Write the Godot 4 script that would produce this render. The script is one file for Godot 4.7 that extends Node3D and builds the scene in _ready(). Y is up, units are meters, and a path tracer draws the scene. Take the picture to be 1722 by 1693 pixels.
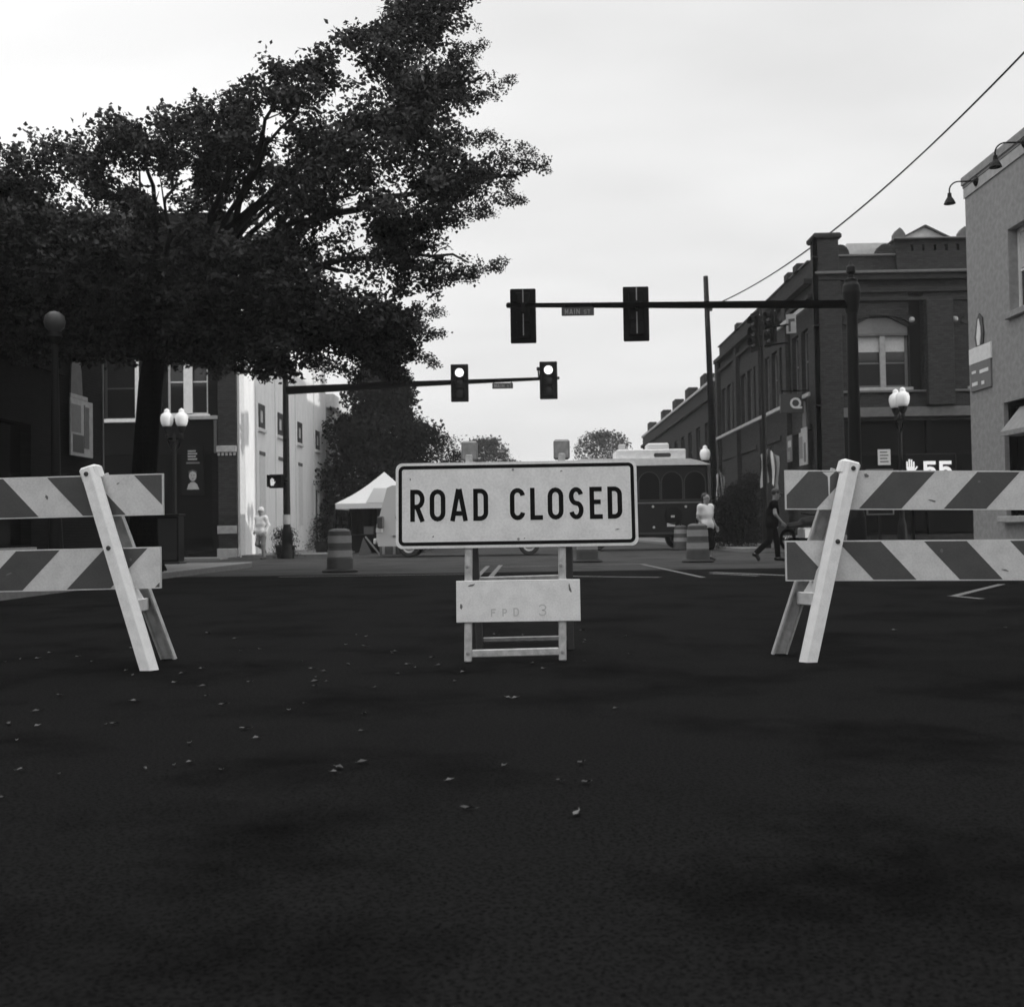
extends Node3D

# ---------------------------------------------------------------- helpers
var rng := RandomNumberGenerator.new()
var M := {}
var T := {}

func gray(v: float) -> Color:
	return Color(v, v, v).linear_to_srgb()

func noise_bytes(size: int, freq: float, sd: int, octaves := 4, kind := FastNoiseLite.TYPE_SIMPLEX_SMOOTH) -> PackedByteArray:
	var n := FastNoiseLite.new()
	n.noise_type = kind
	n.seed = sd
	n.frequency = freq
	n.fractal_octaves = octaves
	var im := n.get_seamless_image(size, size)
	im.convert(Image.FORMAT_L8)
	return im.get_data()

func tone_tex(a: PackedByteArray, b: PackedByteArray, size: int, lo: float, hi: float, wb: float, power := 1.0) -> ImageTexture:
	# mixes a fine and a coarse noise and maps the sum to linear tones lo..hi
	var lut := PackedByteArray()
	lut.resize(256)
	for i in 256:
		lut[i] = int(round(clampf(gray(lerpf(lo, hi, pow(i / 255.0, power))).r, 0, 1) * 255.0))
	var out := PackedByteArray()
	out.resize(a.size())
	var wi := int(wb * 256.0)
	var wj := 256 - wi
	for i in a.size():
		out[i] = lut[(a[i] * wj + b[i] * wi) >> 8]
	return ImageTexture.create_from_image(Image.create_from_data(size, size, false, Image.FORMAT_L8, out))

func grey_tex(a: PackedByteArray, size: int) -> ImageTexture:
	return ImageTexture.create_from_image(Image.create_from_data(size, size, false, Image.FORMAT_L8, a))

func brick_images() -> Array:
	var w := 520
	var h := 510
	var im := Image.create(w, h, false, Image.FORMAT_L8)
	var hm := Image.create(w, h, false, Image.FORMAT_L8)
	im.fill(gray(0.62))
	hm.fill(Color(0.35, 0.35, 0.35))
	var r := RandomNumberGenerator.new()
	r.seed = 77
	for row in 30:
		for col in 10:
			var off := 26 if row % 2 else 0
			var t := r.randf_range(0.62, 1.0)
			var hh := r.randf_range(0.7, 0.95)
			for wrap in [0, -w]:
				var rect := Rect2i(col * 52 + off + wrap + 2, row * 17 + 2, 48, 13)
				im.fill_rect(rect, gray(t))
				hm.fill_rect(rect, Color(hh, hh, hh))
	return [im, hm]

func mat(called: String, v: float, rough: float, o := {}) -> StandardMaterial3D:
	var m := StandardMaterial3D.new()
	m.resource_name = called
	m.albedo_color = gray(v)
	m.roughness = rough
	m.metallic = o.get("metal", 0.0)
	if o.has("tex"):
		m.albedo_texture = o.tex
		m.uv1_triplanar = true
		m.uv1_world_triplanar = o.get("world", true)
		var s: float = o.get("scale", 1.0)
		m.uv1_scale = Vector3(s, s, s)
	if o.has("bump"):
		m.heightmap_enabled = true
		m.heightmap_texture = o.bump
		m.heightmap_scale = o.get("bump_cm", 0.3)
	if o.has("emit"):
		m.emission_enabled = true
		m.emission = gray(1.0)
		m.emission_energy_multiplier = o.emit
	if o.has("back"):
		m.backlight_enabled = true
		m.backlight = gray(o.back)
	if o.has("spec"):
		m.metallic_specular = o.spec
	M[called] = m
	return m

func mb() -> SurfaceTool:
	var st := SurfaceTool.new()
	st.begin(Mesh.PRIMITIVE_TRIANGLES)
	return st

func numbered(called: String, parent: Node) -> String:
	if not parent.has_node(NodePath(called)):
		return called
	var i := 1
	while parent.has_node(NodePath("%s_%03d" % [called, i])):
		i += 1
	return "%s_%03d" % [called, i]

var name_count := {}
func uniq(called: String, parent: Node) -> String:
	var key := str(parent.get_instance_id()) + called
	var n: int = name_count.get(key, 0)
	name_count[key] = n + 1
	return called if n == 0 else "%s_%03d" % [called, n]

func build(st: SurfaceTool, called: String, m: Material, parent: Node = null) -> MeshInstance3D:
	var p: Node = parent if parent else self
	var o := MeshInstance3D.new()
	o.mesh = st.commit()
	o.name = uniq(called, p)
	o.material_override = m
	p.add_child(o, true)
	return o

func share(mesh: Mesh, called: String, m: Material, parent: Node, t: Transform3D) -> MeshInstance3D:
	var o := MeshInstance3D.new()
	o.mesh = mesh
	o.name = uniq(called, parent)
	o.material_override = m
	o.transform = t
	parent.add_child(o, true)
	return o

func tag(o: Node, label: String, category := "", group := "", kind := "") -> Node:
	if label: o.set_meta("label", label)
	if category: o.set_meta("category", category)
	if group: o.set_meta("group", group)
	if kind: o.set_meta("kind", kind)
	return o

func thing(called: String, label: String, category: String, at: Vector3, turn := 0.0, group := "") -> Node3D:
	var o := Node3D.new()
	o.name = uniq(called, self)
	add_child(o, true)
	o.position = at
	o.rotation.y = turn
	tag(o, label, category, group)
	return o

func copy(o: Node3D, label: String, at: Vector3, turn := 0.0) -> Node3D:
	var c: Node3D = o.duplicate()
	var base := String(o.name)
	c.name = uniq(base, self)
	add_child(c, true)
	c.position = at
	c.rotation.y = turn
	if label: c.set_meta("label", label)
	return c

func quad(st: SurfaceTool, a: Vector3, b: Vector3, c: Vector3, d: Vector3) -> void:
	# a b c d clockwise seen from outside
	var n := (c - a).cross(b - a)
	if n.length_squared() < 1e-14:
		n = (d - a).cross(c - a)
	n = n.normalized()
	st.set_normal(n)
	for p in [a, b, c, a, c, d]:
		st.add_vertex(p)

func tri(st: SurfaceTool, a: Vector3, b: Vector3, c: Vector3) -> void:
	st.set_normal((c - a).cross(b - a).normalized())
	st.add_vertex(a)
	st.add_vertex(b)
	st.add_vertex(c)

func box(st: SurfaceTool, F: Transform3D, lo: Vector3, hi: Vector3) -> void:
	var p := []
	for i in 8:
		p.append(F * Vector3(hi.x if i & 1 else lo.x, hi.y if i & 2 else lo.y, hi.z if i & 4 else lo.z))
	quad(st, p[4], p[6], p[7], p[5])
	quad(st, p[1], p[3], p[2], p[0])
	quad(st, p[5], p[7], p[3], p[1])
	quad(st, p[0], p[2], p[6], p[4])
	quad(st, p[6], p[2], p[3], p[7])
	quad(st, p[0], p[4], p[5], p[1])

func cbox(st: SurfaceTool, F: Transform3D, lo: Vector3, hi: Vector3, b := 0.01) -> void:
	# box with chamfered edges
	var c := (lo + hi) * 0.5
	var h := (hi - lo) * 0.5
	var sg := func(s: float, e: float) -> float: return s * e
	var v := {}
	for sx in [-1, 1]:
		for sy in [-1, 1]:
			for sz in [-1, 1]:
				for ax in 3:
					var e := Vector3(h.x - b, h.y - b, h.z - b)
					e[ax] = h[ax]
					v[[sx, sy, sz, ax]] = F * (c + Vector3(sx * e.x, sy * e.y, sz * e.z))
	var ctr := F * c
	var face := func(pts: Array) -> void:
		var n: Vector3 = (pts[2] - pts[0]).cross(pts[1] - pts[0])
		var mid := Vector3()
		for q in pts: mid += q
		mid /= pts.size()
		if n.dot(mid - ctr) < 0: pts.reverse()
		if pts.size() == 4: quad(st, pts[0], pts[1], pts[2], pts[3])
		else: tri(st, pts[0], pts[1], pts[2])
	for s in [-1, 1]:
		face.call([v[[s, -1, -1, 0]], v[[s, 1, -1, 0]], v[[s, 1, 1, 0]], v[[s, -1, 1, 0]]])
		face.call([v[[-1, s, -1, 1]], v[[1, s, -1, 1]], v[[1, s, 1, 1]], v[[-1, s, 1, 1]]])
		face.call([v[[-1, -1, s, 2]], v[[1, -1, s, 2]], v[[1, 1, s, 2]], v[[-1, 1, s, 2]]])
		for t in [-1, 1]:
			face.call([v[[s, t, -1, 0]], v[[s, t, 1, 0]], v[[s, t, 1, 1]], v[[s, t, -1, 1]]])
			face.call([v[[s, -1, t, 0]], v[[s, 1, t, 0]], v[[s, 1, t, 2]], v[[s, -1, t, 2]]])
			face.call([v[[-1, s, t, 1]], v[[1, s, t, 1]], v[[1, s, t, 2]], v[[-1, s, t, 2]]])
			for r in [-1, 1]:
				face.call([v[[s, t, r, 0]], v[[s, t, r, 1]], v[[s, t, r, 2]]])

func frame_at(p: Vector3, dir: Vector3, hint := Vector3.UP) -> Transform3D:
	# y axis along dir
	var y := dir.normalized()
	if absf(y.dot(hint)) > 0.98: hint = Vector3.RIGHT
	var x := hint.cross(y).normalized()
	return Transform3D(Basis(x, y, x.cross(y)), p)

func beam(st: SurfaceTool, a: Vector3, b: Vector3, w: float, d: float, hint := Vector3(0, 0, 1), bev := 0.006) -> void:
	# rectangular bar from a to b; w across, d along the hint
	var y := (b - a).normalized()
	var x := y.cross(hint).normalized()
	var F := Transform3D(Basis(x, y, x.cross(y)), a)
	cbox(st, F, Vector3(-w / 2, 0, -d / 2), Vector3(w / 2, a.distance_to(b), d / 2), bev)

func tube(st: SurfaceTool, pts: Array, radii: Array, seg := 10, caps := true) -> void:
	var n := pts.size()
	var rings := []
	var nrm := []
	var hint := Vector3(0.31, 0.2, 0.93)
	for i in n:
		var dir: Vector3 = (pts[mini(i + 1, n - 1)] - pts[maxi(i - 1, 0)]).normalized()
		var x := hint.cross(dir).normalized()
		var z := x.cross(dir).normalized()
		hint = dir.cross(x) if absf(dir.dot(hint)) < 0.5 else hint
		hint = z * -1.0 if hint.length() < 0.1 else hint
		var ring := []
		var nn := []
		for k in seg:
			var a := TAU * k / seg
			var o := x * cos(a) + z * sin(a)
			ring.append(pts[i] + o * radii[i])
			nn.append(o)
		rings.append(ring)
		nrm.append(nn)
		hint = Vector3(0.31, 0.2, 0.93)
	for i in n - 1:
		for k in seg:
			var k2 := (k + 1) % seg
			for c in [[i, k], [i + 1, k], [i + 1, k2], [i, k], [i + 1, k2], [i, k2]]:
				st.set_normal(nrm[c[0]][c[1]])
				st.add_vertex(rings[c[0]][c[1]])
	if caps:
		for e in [0, n - 1]:
			var dir: Vector3 = (pts[0] - pts[1]).normalized() if e == 0 else (pts[n - 1] - pts[n - 2]).normalized()
			st.set_normal(dir)
			for k in seg:
				var tri_pts := [pts[e], rings[e][k], rings[e][(k + 1) % seg]]
				if (tri_pts[2] - tri_pts[0]).cross(tri_pts[1] - tri_pts[0]).dot(dir) < 0:
					tri_pts = [tri_pts[0], tri_pts[2], tri_pts[1]]
				for q in tri_pts: st.add_vertex(q)

func lathe(st: SurfaceTool, F: Transform3D, prof: Array, seg := 20, smooth := false) -> void:
	# prof: Vector2(r, y) from bottom to top
	var n := prof.size()
	var nor := []
	for i in n:
		var d: Vector2 = prof[mini(i + 1, n - 1)] - prof[maxi(i - 1, 0)]
		nor.append(Vector2(d.y, -d.x).normalized())
	for i in n - 1:
		var e: Vector2 = prof[i + 1] - prof[i]
		if e.length() < 1e-6: continue
		var fl := Vector2(e.y, -e.x).normalized()
		var n0: Vector2 = nor[i] if smooth else fl
		var n1: Vector2 = nor[i + 1] if smooth else fl
		for k in seg:
			var a0 := TAU * k / seg
			var a1 := TAU * (k + 1) / seg
			for c in [[prof[i], a0, n0], [prof[i + 1], a0, n1], [prof[i + 1], a1, n1], [prof[i], a0, n0], [prof[i + 1], a1, n1], [prof[i], a1, n0]]:
				var cs := cos(c[1])
				var sn := -sin(c[1])
				st.set_normal((F.basis * Vector3(c[2].x * cs, c[2].y, c[2].x * sn)).normalized())
				st.add_vertex(F * Vector3(c[0].x * cs, c[0].y, c[0].x * sn))

func prism(st: SurfaceTool, F: Transform3D, poly: PackedVector2Array, n0: float, n1: float) -> void:
	# polygon in the xy plane of F, from z = n0 to z = n1
	if Geometry2D.is_polygon_clockwise(poly):
		poly.reverse()
	var idx := Geometry2D.triangulate_polygon(poly)
	for i in range(0, idx.size(), 3):
		var a := poly[idx[i]]
		var b := poly[idx[i + 1]]
		var c := poly[idx[i + 2]]
		if (b - a).cross(c - a) > 0:
			var t := b
			b = c
			c = t
		tri(st, F * Vector3(a.x, a.y, n1), F * Vector3(b.x, b.y, n1), F * Vector3(c.x, c.y, n1))
		tri(st, F * Vector3(a.x, a.y, n0), F * Vector3(c.x, c.y, n0), F * Vector3(b.x, b.y, n0))
	for i in poly.size():
		var a := poly[i]
		var b := poly[(i + 1) % poly.size()]
		quad(st, F * Vector3(a.x, a.y, n0), F * Vector3(a.x, a.y, n1), F * Vector3(b.x, b.y, n1), F * Vector3(b.x, b.y, n0))

func ribbon(st: SurfaceTool, F: Transform3D, pts: Array, w: float, n0: float, n1: float, closed := false) -> void:
	var n := pts.size()
	var L := []
	var R := []
	for i in n:
		var a: Vector2 = pts[(i - 1 + n) % n] if (closed or i > 0) else pts[i]
		var b: Vector2 = pts[(i + 1) % n] if (closed or i < n - 1) else pts[i]
		var d0: Vector2 = (pts[i] - a).normalized() if a != pts[i] else (b - pts[i]).normalized()
		var d1: Vector2 = (b - pts[i]).normalized() if b != pts[i] else d0
		var t := (d0 + d1).normalized()
		var m := Vector2(-t.y, t.x)
		var k := 0.5 * w / maxf(0.5, m.dot(Vector2(-d1.y, d1.x)))
		L.append(pts[i] + m * k)
		R.append(pts[i] - m * k)
	for i in (n if closed else n - 1):
		var j := (i + 1) % n
		var a0 := F * Vector3(L[i].x, L[i].y, n1)
		var a1 := F * Vector3(L[j].x, L[j].y, n1)
		var b0 := F * Vector3(R[i].x, R[i].y, n1)
		var b1 := F * Vector3(R[j].x, R[j].y, n1)
		var off := F.basis.z * (n0 - n1)
		quad(st, b0, a0, a1, b1)
		quad(st, a0, a0 + off, a1 + off, a1)
		quad(st, b0 + off, b0, b1, b1 + off)
	if not closed:
		for e in [0, n - 1]:
			var a := F * Vector3(L[e].x, L[e].y, n1)
			var b := F * Vector3(R[e].x, R[e].y, n1)
			var off := F.basis.z * (n0 - n1)
			if e == 0: quad(st, a, b, b + off, a + off)
			else: quad(st, b, a, a + off, b + off)

func arc(c: Vector2, rx: float, ry: float, a0: float, a1: float, k := 8) -> Array:
	var o := []
	for i in k + 1:
		var a := deg_to_rad(lerpf(a0, a1, float(i) / k))
		o.append(c + Vector2(cos(a) * rx, sin(a) * ry))
	return o

func glyph(ch: String, w: float, h: float, t: float) -> Array:
	var x0 := t / 2
	var x1 := w - t / 2
	var y0 := t / 2
	var y1 := h - t / 2
	var xm := w / 2
	var rx := (x1 - x0) / 2
	var ry := minf(rx * 1.15, (y1 - y0) / 2)
	var ym := h * 0.46
	match ch:
		"R", "P":
			var r := (y1 - ym) / 2
			var o := [[[Vector2(x0, 0), Vector2(x0, h)], false],
				[[Vector2(x0, y1)] + arc(Vector2(x1 - r * 0.75, (y1 + ym) / 2), r * 0.75, r, 90, -90, 10) + [Vector2(x0, ym)], false]]
			if ch == "R": o.append([[Vector2(xm - t * 0.1, ym), Vector2(w - t * 0.45, 0)], false])
			return o
		"O", "Q":
			var p := arc(Vector2(xm, y1 - ry), rx, ry, 0, 180) + arc(Vector2(xm, y0 + ry), rx, ry, 180, 360)
			var o := [[p, true]]
			if ch == "Q": o.append([[Vector2(w * 0.62, t * 0.5), Vector2(w * 1.08, t * 0.5)], false])
			return o
		"A":
			return [[[Vector2(t * 0.48, 0), Vector2(xm - t * 0.12, h)], false], [[Vector2(xm + t * 0.12, h), Vector2(w - t * 0.48, 0)], false], [[Vector2(w * 0.24, h * 0.24), Vector2(w * 0.76, h * 0.24)], false]]
		"D":
			var r := rx * 1.1
			return [[[Vector2(x0, 0), Vector2(x0, h)], false], [[Vector2(x0, y1)] + arc(Vector2(x1 - r, y1 - ry), r, ry, 90, 0) + arc(Vector2(x1 - r, y0 + ry), r, ry, 0, -90) + [Vector2(x0, y0)], false]]
		"C":
			return [[arc(Vector2(xm, y1 - ry), rx, ry, 8, 180, 10) + arc(Vector2(xm, y0 + ry), rx, ry, 180, 352, 10), false]]
		"L":
			return [[[Vector2(x0, 0), Vector2(x0, h)], false], [[Vector2(x0, y0), Vector2(w, y0)], false]]
		"E":
			return [[[Vector2(x0, 0), Vector2(x0, h)], false], [[Vector2(x0, y0), Vector2(w, y0)], false], [[Vector2(x0, h * 0.53), Vector2(w * 0.86, h * 0.53)], false], [[Vector2(x0, y1), Vector2(w * 0.96, y1)], false]]
		"F":
			return [[[Vector2(x0, 0), Vector2(x0, h)], false], [[Vector2(x0, h * 0.53), Vector2(w * 0.86, h * 0.53)], false], [[Vector2(x0, y1), Vector2(w, y1)], false]]
		"S":
			var r := (y1 - y0) / 4
			return [[arc(Vector2(xm, y1 - r), rx, r, 15, 180, 10) + arc(Vector2(xm, y1 - r), rx * 0.98, r, 190, 250, 4) + arc(Vector2(xm, y0 + r), rx, r, 70, 0, 5) + arc(Vector2(xm, y0 + r), rx, r, 0, -165, 10), false]]
		"M":
			return [[[Vector2(x0, 0), Vector2(x0, h)], false], [[Vector2(x1, 0), Vector2(x1, h)], false], [[Vector2(x0, h - t * 0.3), Vector2(xm, h * 0.3), Vector2(x1, h - t * 0.3)], false]]
		"I":
			return [[[Vector2(xm, 0), Vector2(xm, h)], false]]
		"N":
			return [[[Vector2(x0, 0), Vector2(x0, h)], false], [[Vector2(x1, 0), Vector2(x1, h)], false], [[Vector2(x0, h - t * 0.3), Vector2(x1, t * 0.3)], false]]
		"T":
			return [[[Vector2(xm, 0), Vector2(xm, h)], false], [[Vector2(0, y1), Vector2(w, y1)], false]]
		"5":
			var r := h * 0.3
			return [[[Vector2(w * 0.95, y1), Vector2(x0, y1), Vector2(x0, h * 0.55)] + arc(Vector2(xm, y0 + r - t * 0.2), rx, r - t * 0.2, 110, -155, 12), false]]
		"3":
			var r := (y1 - y0) / 4
			return [[arc(Vector2(xm, y1 - r), rx, r, 160, -80, 10) + arc(Vector2(xm, y0 + r), rx, r, 80, -160, 10), false]]
	return []

func letter(st: SurfaceTool, F: Transform3D, ch: String, at: Vector2, w: float, h: float, t: float, n0: float, n1: float) -> void:
	var k := 0
	for s in glyph(ch, w, h, t):
		var pts := []
		for p in s[0]: pts.append(p + at)
		ribbon(st, F, pts, t, n0, n1 + k * 0.0003, s[1])
		k += 1

func round_rect(lo: Vector2, hi: Vector2, r: float, k := 5) -> PackedVector2Array:
	var o := PackedVector2Array()
	o.append_array(PackedVector2Array(arc(Vector2(hi.x - r, hi.y - r), r, r, 0, 90, k)))
	o.append_array(PackedVector2Array(arc(Vector2(lo.x + r, hi.y - r), r, r, 90, 180, k)))
	o.append_array(PackedVector2Array(arc(Vector2(lo.x + r, lo.y + r), r, r, 180, 270, k)))
	o.append_array(PackedVector2Array(arc(Vector2(hi.x - r, lo.y + r), r, r, 270, 360, k)))
	return o

func facade(origin: Vector3, u: Vector3) -> Transform3D:
	# x along the wall (to the right seen from outside), y up, z outwards
	return Transform3D(Basis(u, Vector3.UP, u.cross(Vector3.UP)), origin)

func wall_open(st: SurfaceTool, F: Transform3D, u0: float, u1: float, v0: float, v1: float, holes: Array, thick := 0.3) -> void:
	# a wall slab with rectangular openings, cut into strips
	var vs := [v0, v1]
	for h: Rect2 in holes:
		for y in [h.position.y, h.end.y]:
			if y > v0 and y < v1 and not vs.has(y): vs.append(y)
	vs.sort()
	for i in vs.size() - 1:
		var a: float = vs[i]
		var b: float = vs[i + 1]
		if b - a < 1e-4: continue
		var cuts := []
		for h: Rect2 in holes:
			if h.position.y < (a + b) / 2 and h.end.y > (a + b) / 2: cuts.append([h.position.x, h.end.x])
		cuts.sort()
		var u := u0
		for c in cuts:
			if c[0] > u + 1e-4: box(st, F, Vector3(u, a, -thick), Vector3(c[0], b, 0))
			u = maxf(u, c[1])
		if u1 > u + 1e-4: box(st, F, Vector3(u, a, -thick), Vector3(u1, b, 0))

func window(parent: Node, F: Transform3D, r: Rect2, o := {}) -> MeshInstance3D:
	# frame (the part) > pane, sash, sill
	var fw: float = o.get("fw", 0.07)
	var dep: float = o.get("depth", 0.14)
	var st := mb()
	var a := r.position
	var b := r.end
	box(st, F, Vector3(a.x, a.y, -dep - 0.06), Vector3(a.x + fw, b.y, -dep))
	box(st, F, Vector3(b.x - fw, a.y, -dep - 0.06), Vector3(b.x, b.y, -dep))
	box(st, F, Vector3(a.x + fw, a.y, -dep - 0.06), Vector3(b.x - fw, a.y + fw, -dep))
	box(st, F, Vector3(a.x + fw, b.y - fw, -dep - 0.06), Vector3(b.x - fw, b.y, -dep))
	for x in o.get("mullions", []):
		box(st, F, Vector3(x - fw * 0.5, a.y + fw, -dep - 0.055), Vector3(x + fw * 0.5, b.y - fw, -dep + 0.01))
	var win := build(st, "window", M[o.get("frame", "trim_dark")], parent)
	if o.has("rail"):
		st = mb()
		box(st, F, Vector3(a.x + fw, o.rail - 0.025, -dep - 0.05), Vector3(b.x - fw, o.rail + 0.025, -dep - 0.012))
		build(st, "meeting_rail", M[o.get("frame", "trim_dark")], win)
	st = mb()
	box(st, F, Vector3(a.x + fw * 0.5, a.y + fw * 0.5, -dep - 0.05), Vector3(b.x - fw * 0.5, b.y - fw * 0.5, -dep - 0.035))
	build(st, "pane", M[o.get("glass", "glass_dark")], win)
	if o.has("blind"):
		st = mb()
		box(st, F, Vector3(a.x + fw, o.blind, -dep - 0.034), Vector3(b.x - fw, b.y - fw, -dep - 0.028))
		build(st, "blind", M.blind, win)
	if o.has("sill"):
		st = mb()
		cbox(st, F, Vector3(a.x - 0.08, a.y - 0.14, -0.12), Vector3(b.x + 0.08, a.y - 0.002, 0.09), 0.012)
		build(st, "sill", M[o.sill], win)
	return win

# ---------------------------------------------------------------- implicit bodies
func field_mesh(st: SurfaceTool, caps: Array, cell: float, k: float, F := Transform3D()) -> void:
	# surface nets over smoothly joined tapered capsules [a, b, ra, rb]
	var lo := Vector3(1e9, 1e9, 1e9)
	var hi := -lo
	for c in caps:
		for e in [[c[0], c[2]], [c[1], c[3]]]:
			var r: Vector3 = Vector3.ONE * (e[1] + cell * 2.0 + k * 0.3)
			lo = lo.min(e[0] - r)
			hi = hi.max(e[0] + r)
	var nx := int((hi.x - lo.x) / cell) + 2
	var ny := int((hi.y - lo.y) / cell) + 2
	var nz := int((hi.z - lo.z) / cell) + 2
	var g := PackedFloat32Array()
	g.resize(nx * ny * nz)
	g.fill(1.0)
	for c in caps:
		var a: Vector3 = c[0]
		var b: Vector3 = c[1]
		var ra: float = c[2]
		var rb: float = c[3]
		var m := maxf(ra, rb) + k + cell * 2.0
		var p0 := ((a.min(b) - Vector3.ONE * m - lo) / cell).floor().max(Vector3.ZERO)
		var p1 := ((a.max(b) + Vector3.ONE * m - lo) / cell).ceil().min(Vector3(nx - 1, ny - 1, nz - 1))
		var ab := b - a
		var l2 := maxf(ab.length_squared(), 1e-9)
		for z in range(int(p0.z), int(p1.z) + 1):
			for y in range(int(p0.y), int(p1.y) + 1):
				var row := (z * ny + y) * nx
				var q := Vector3(lo.x + int(p0.x) * cell, lo.y + y * cell, lo.z + z * cell) - a
				for x in range(int(p0.x), int(p1.x) + 1):
					var t := clampf(q.dot(ab) / l2, 0.0, 1.0)
					var d := (q - ab * t).length() - (ra + (rb - ra) * t)
					var e := g[row + x]
					var hh := maxf(k - absf(d - e), 0.0)
					g[row + x] = minf(d, e) - hh * hh * 0.25 / k
					q.x += cell
	var idx := PackedInt32Array()
	idx.resize(nx * ny * nz)
	idx.fill(-1)
	var pos := PackedVector3Array()
	var nor := PackedVector3Array()
	var sx := 1
	var sy := nx
	var sz := nx * ny
	for z in nz - 1:
		for y in ny - 1:
			for x in nx - 1:
				var i := (z * ny + y) * nx + x
				var v0 := g[i]
				if absf(v0) > cell * 2.2: continue
				var v := [v0, g[i + sx], g[i + sy], g[i + sx + sy], g[i + sz], g[i + sx + sz], g[i + sy + sz], g[i + sx + sy + sz]]
				var neg := 0
				for q in v: if q < 0: neg += 1
				if neg == 0 or neg == 8: continue
				var sum := Vector3()
				var cnt := 0
				for e in [[0, 1], [2, 3], [4, 5], [6, 7], [0, 2], [1, 3], [4, 6], [5, 7], [0, 4], [1, 5], [2, 6], [3, 7]]:
					var fa: float = v[e[0]]
					var fb: float = v[e[1]]
					if (fa < 0) == (fb < 0): continue
					var t := fa / (fa - fb)
					var pa := Vector3(e[0] & 1, (e[0] >> 1) & 1, e[0] >> 2)
					var pb := Vector3(e[1] & 1, (e[1] >> 1) & 1, e[1] >> 2)
					sum += pa.lerp(pb, t)
					cnt += 1
				idx[i] = pos.size()
				pos.append(F * (lo + (Vector3(x, y, z) + sum / cnt) * cell))
				var gn := Vector3(v[1] + v[3] + v[5] + v[7] - v[0] - v[2] - v[4] - v[6], v[2] + v[3] + v[6] + v[7] - v[0] - v[1] - v[4] - v[5], v[4] + v[5] + v[6] + v[7] - v[0] - v[1] - v[2] - v[3])
				nor.append((F.basis * gn).normalized())
	for z in range(1, nz - 1):
		for y in range(1, ny - 1):
			for x in range(1, nx - 1):
				var i := (z * ny + y) * nx + x
				if idx[i] < 0 and absf(g[i]) > cell * 2.2: continue
				for ax in 3:
					var s: int = [sx, sy, sz][ax]
					var s1: int = [sy, sz, sx][ax]
					var s2: int = [sz, sx, sy][ax]
					if (g[i] < 0) == (g[i + s] < 0): continue
					var qd := [idx[i], idx[i - s1], idx[i - s1 - s2], idx[i - s2]]
					if qd.min() < 0: continue
					if g[i] < 0: qd.reverse()
					for j in [0, 1, 2, 0, 2, 3]:
						st.set_normal(nor[qd[j]])
						st.add_vertex(pos[qd[j]])

func hand_caps(wrist: Vector3, dir: Vector3, palm_n: Vector3, curl := 0.35) -> Array:
	var y := dir.normalized()
	var n := (palm_n - y * palm_n.dot(y)).normalized()
	var x := y.cross(n)
	var o := []
	var base := wrist + y * 0.015
	for i in 4:
		var s := (i - 1.5) * 0.021
		o.append([base + x * s * 0.6, wrist + y * 0.09 + x * s, 0.015, 0.012])
		var ln: float = [0.07, 0.082, 0.078, 0.06][i]
		var p := wrist + y * 0.09 + x * s
		var d := y
		for j in 3:
			d = (d + n * curl).normalized()
			var q: Vector3 = p + d * ln * [0.45, 0.32, 0.23][j]
			o.append([p, q, 0.0095 - j * 0.0008, 0.0088 - j * 0.0008])
			p = q
	var th := wrist + y * 0.035 - x * 0.032
	var t1 := th + (y * 0.6 - x * 0.6 + n * 0.35).normalized() * 0.04
	o.append([wrist + y * 0.02 - x * 0.01, th, 0.016, 0.013])
	o.append([th, t1, 0.012, 0.011])
	o.append([t1, t1 + (y * 0.9 - x * 0.1 + n * 0.5).normalized() * 0.03, 0.0105, 0.009])
	return o

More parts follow.
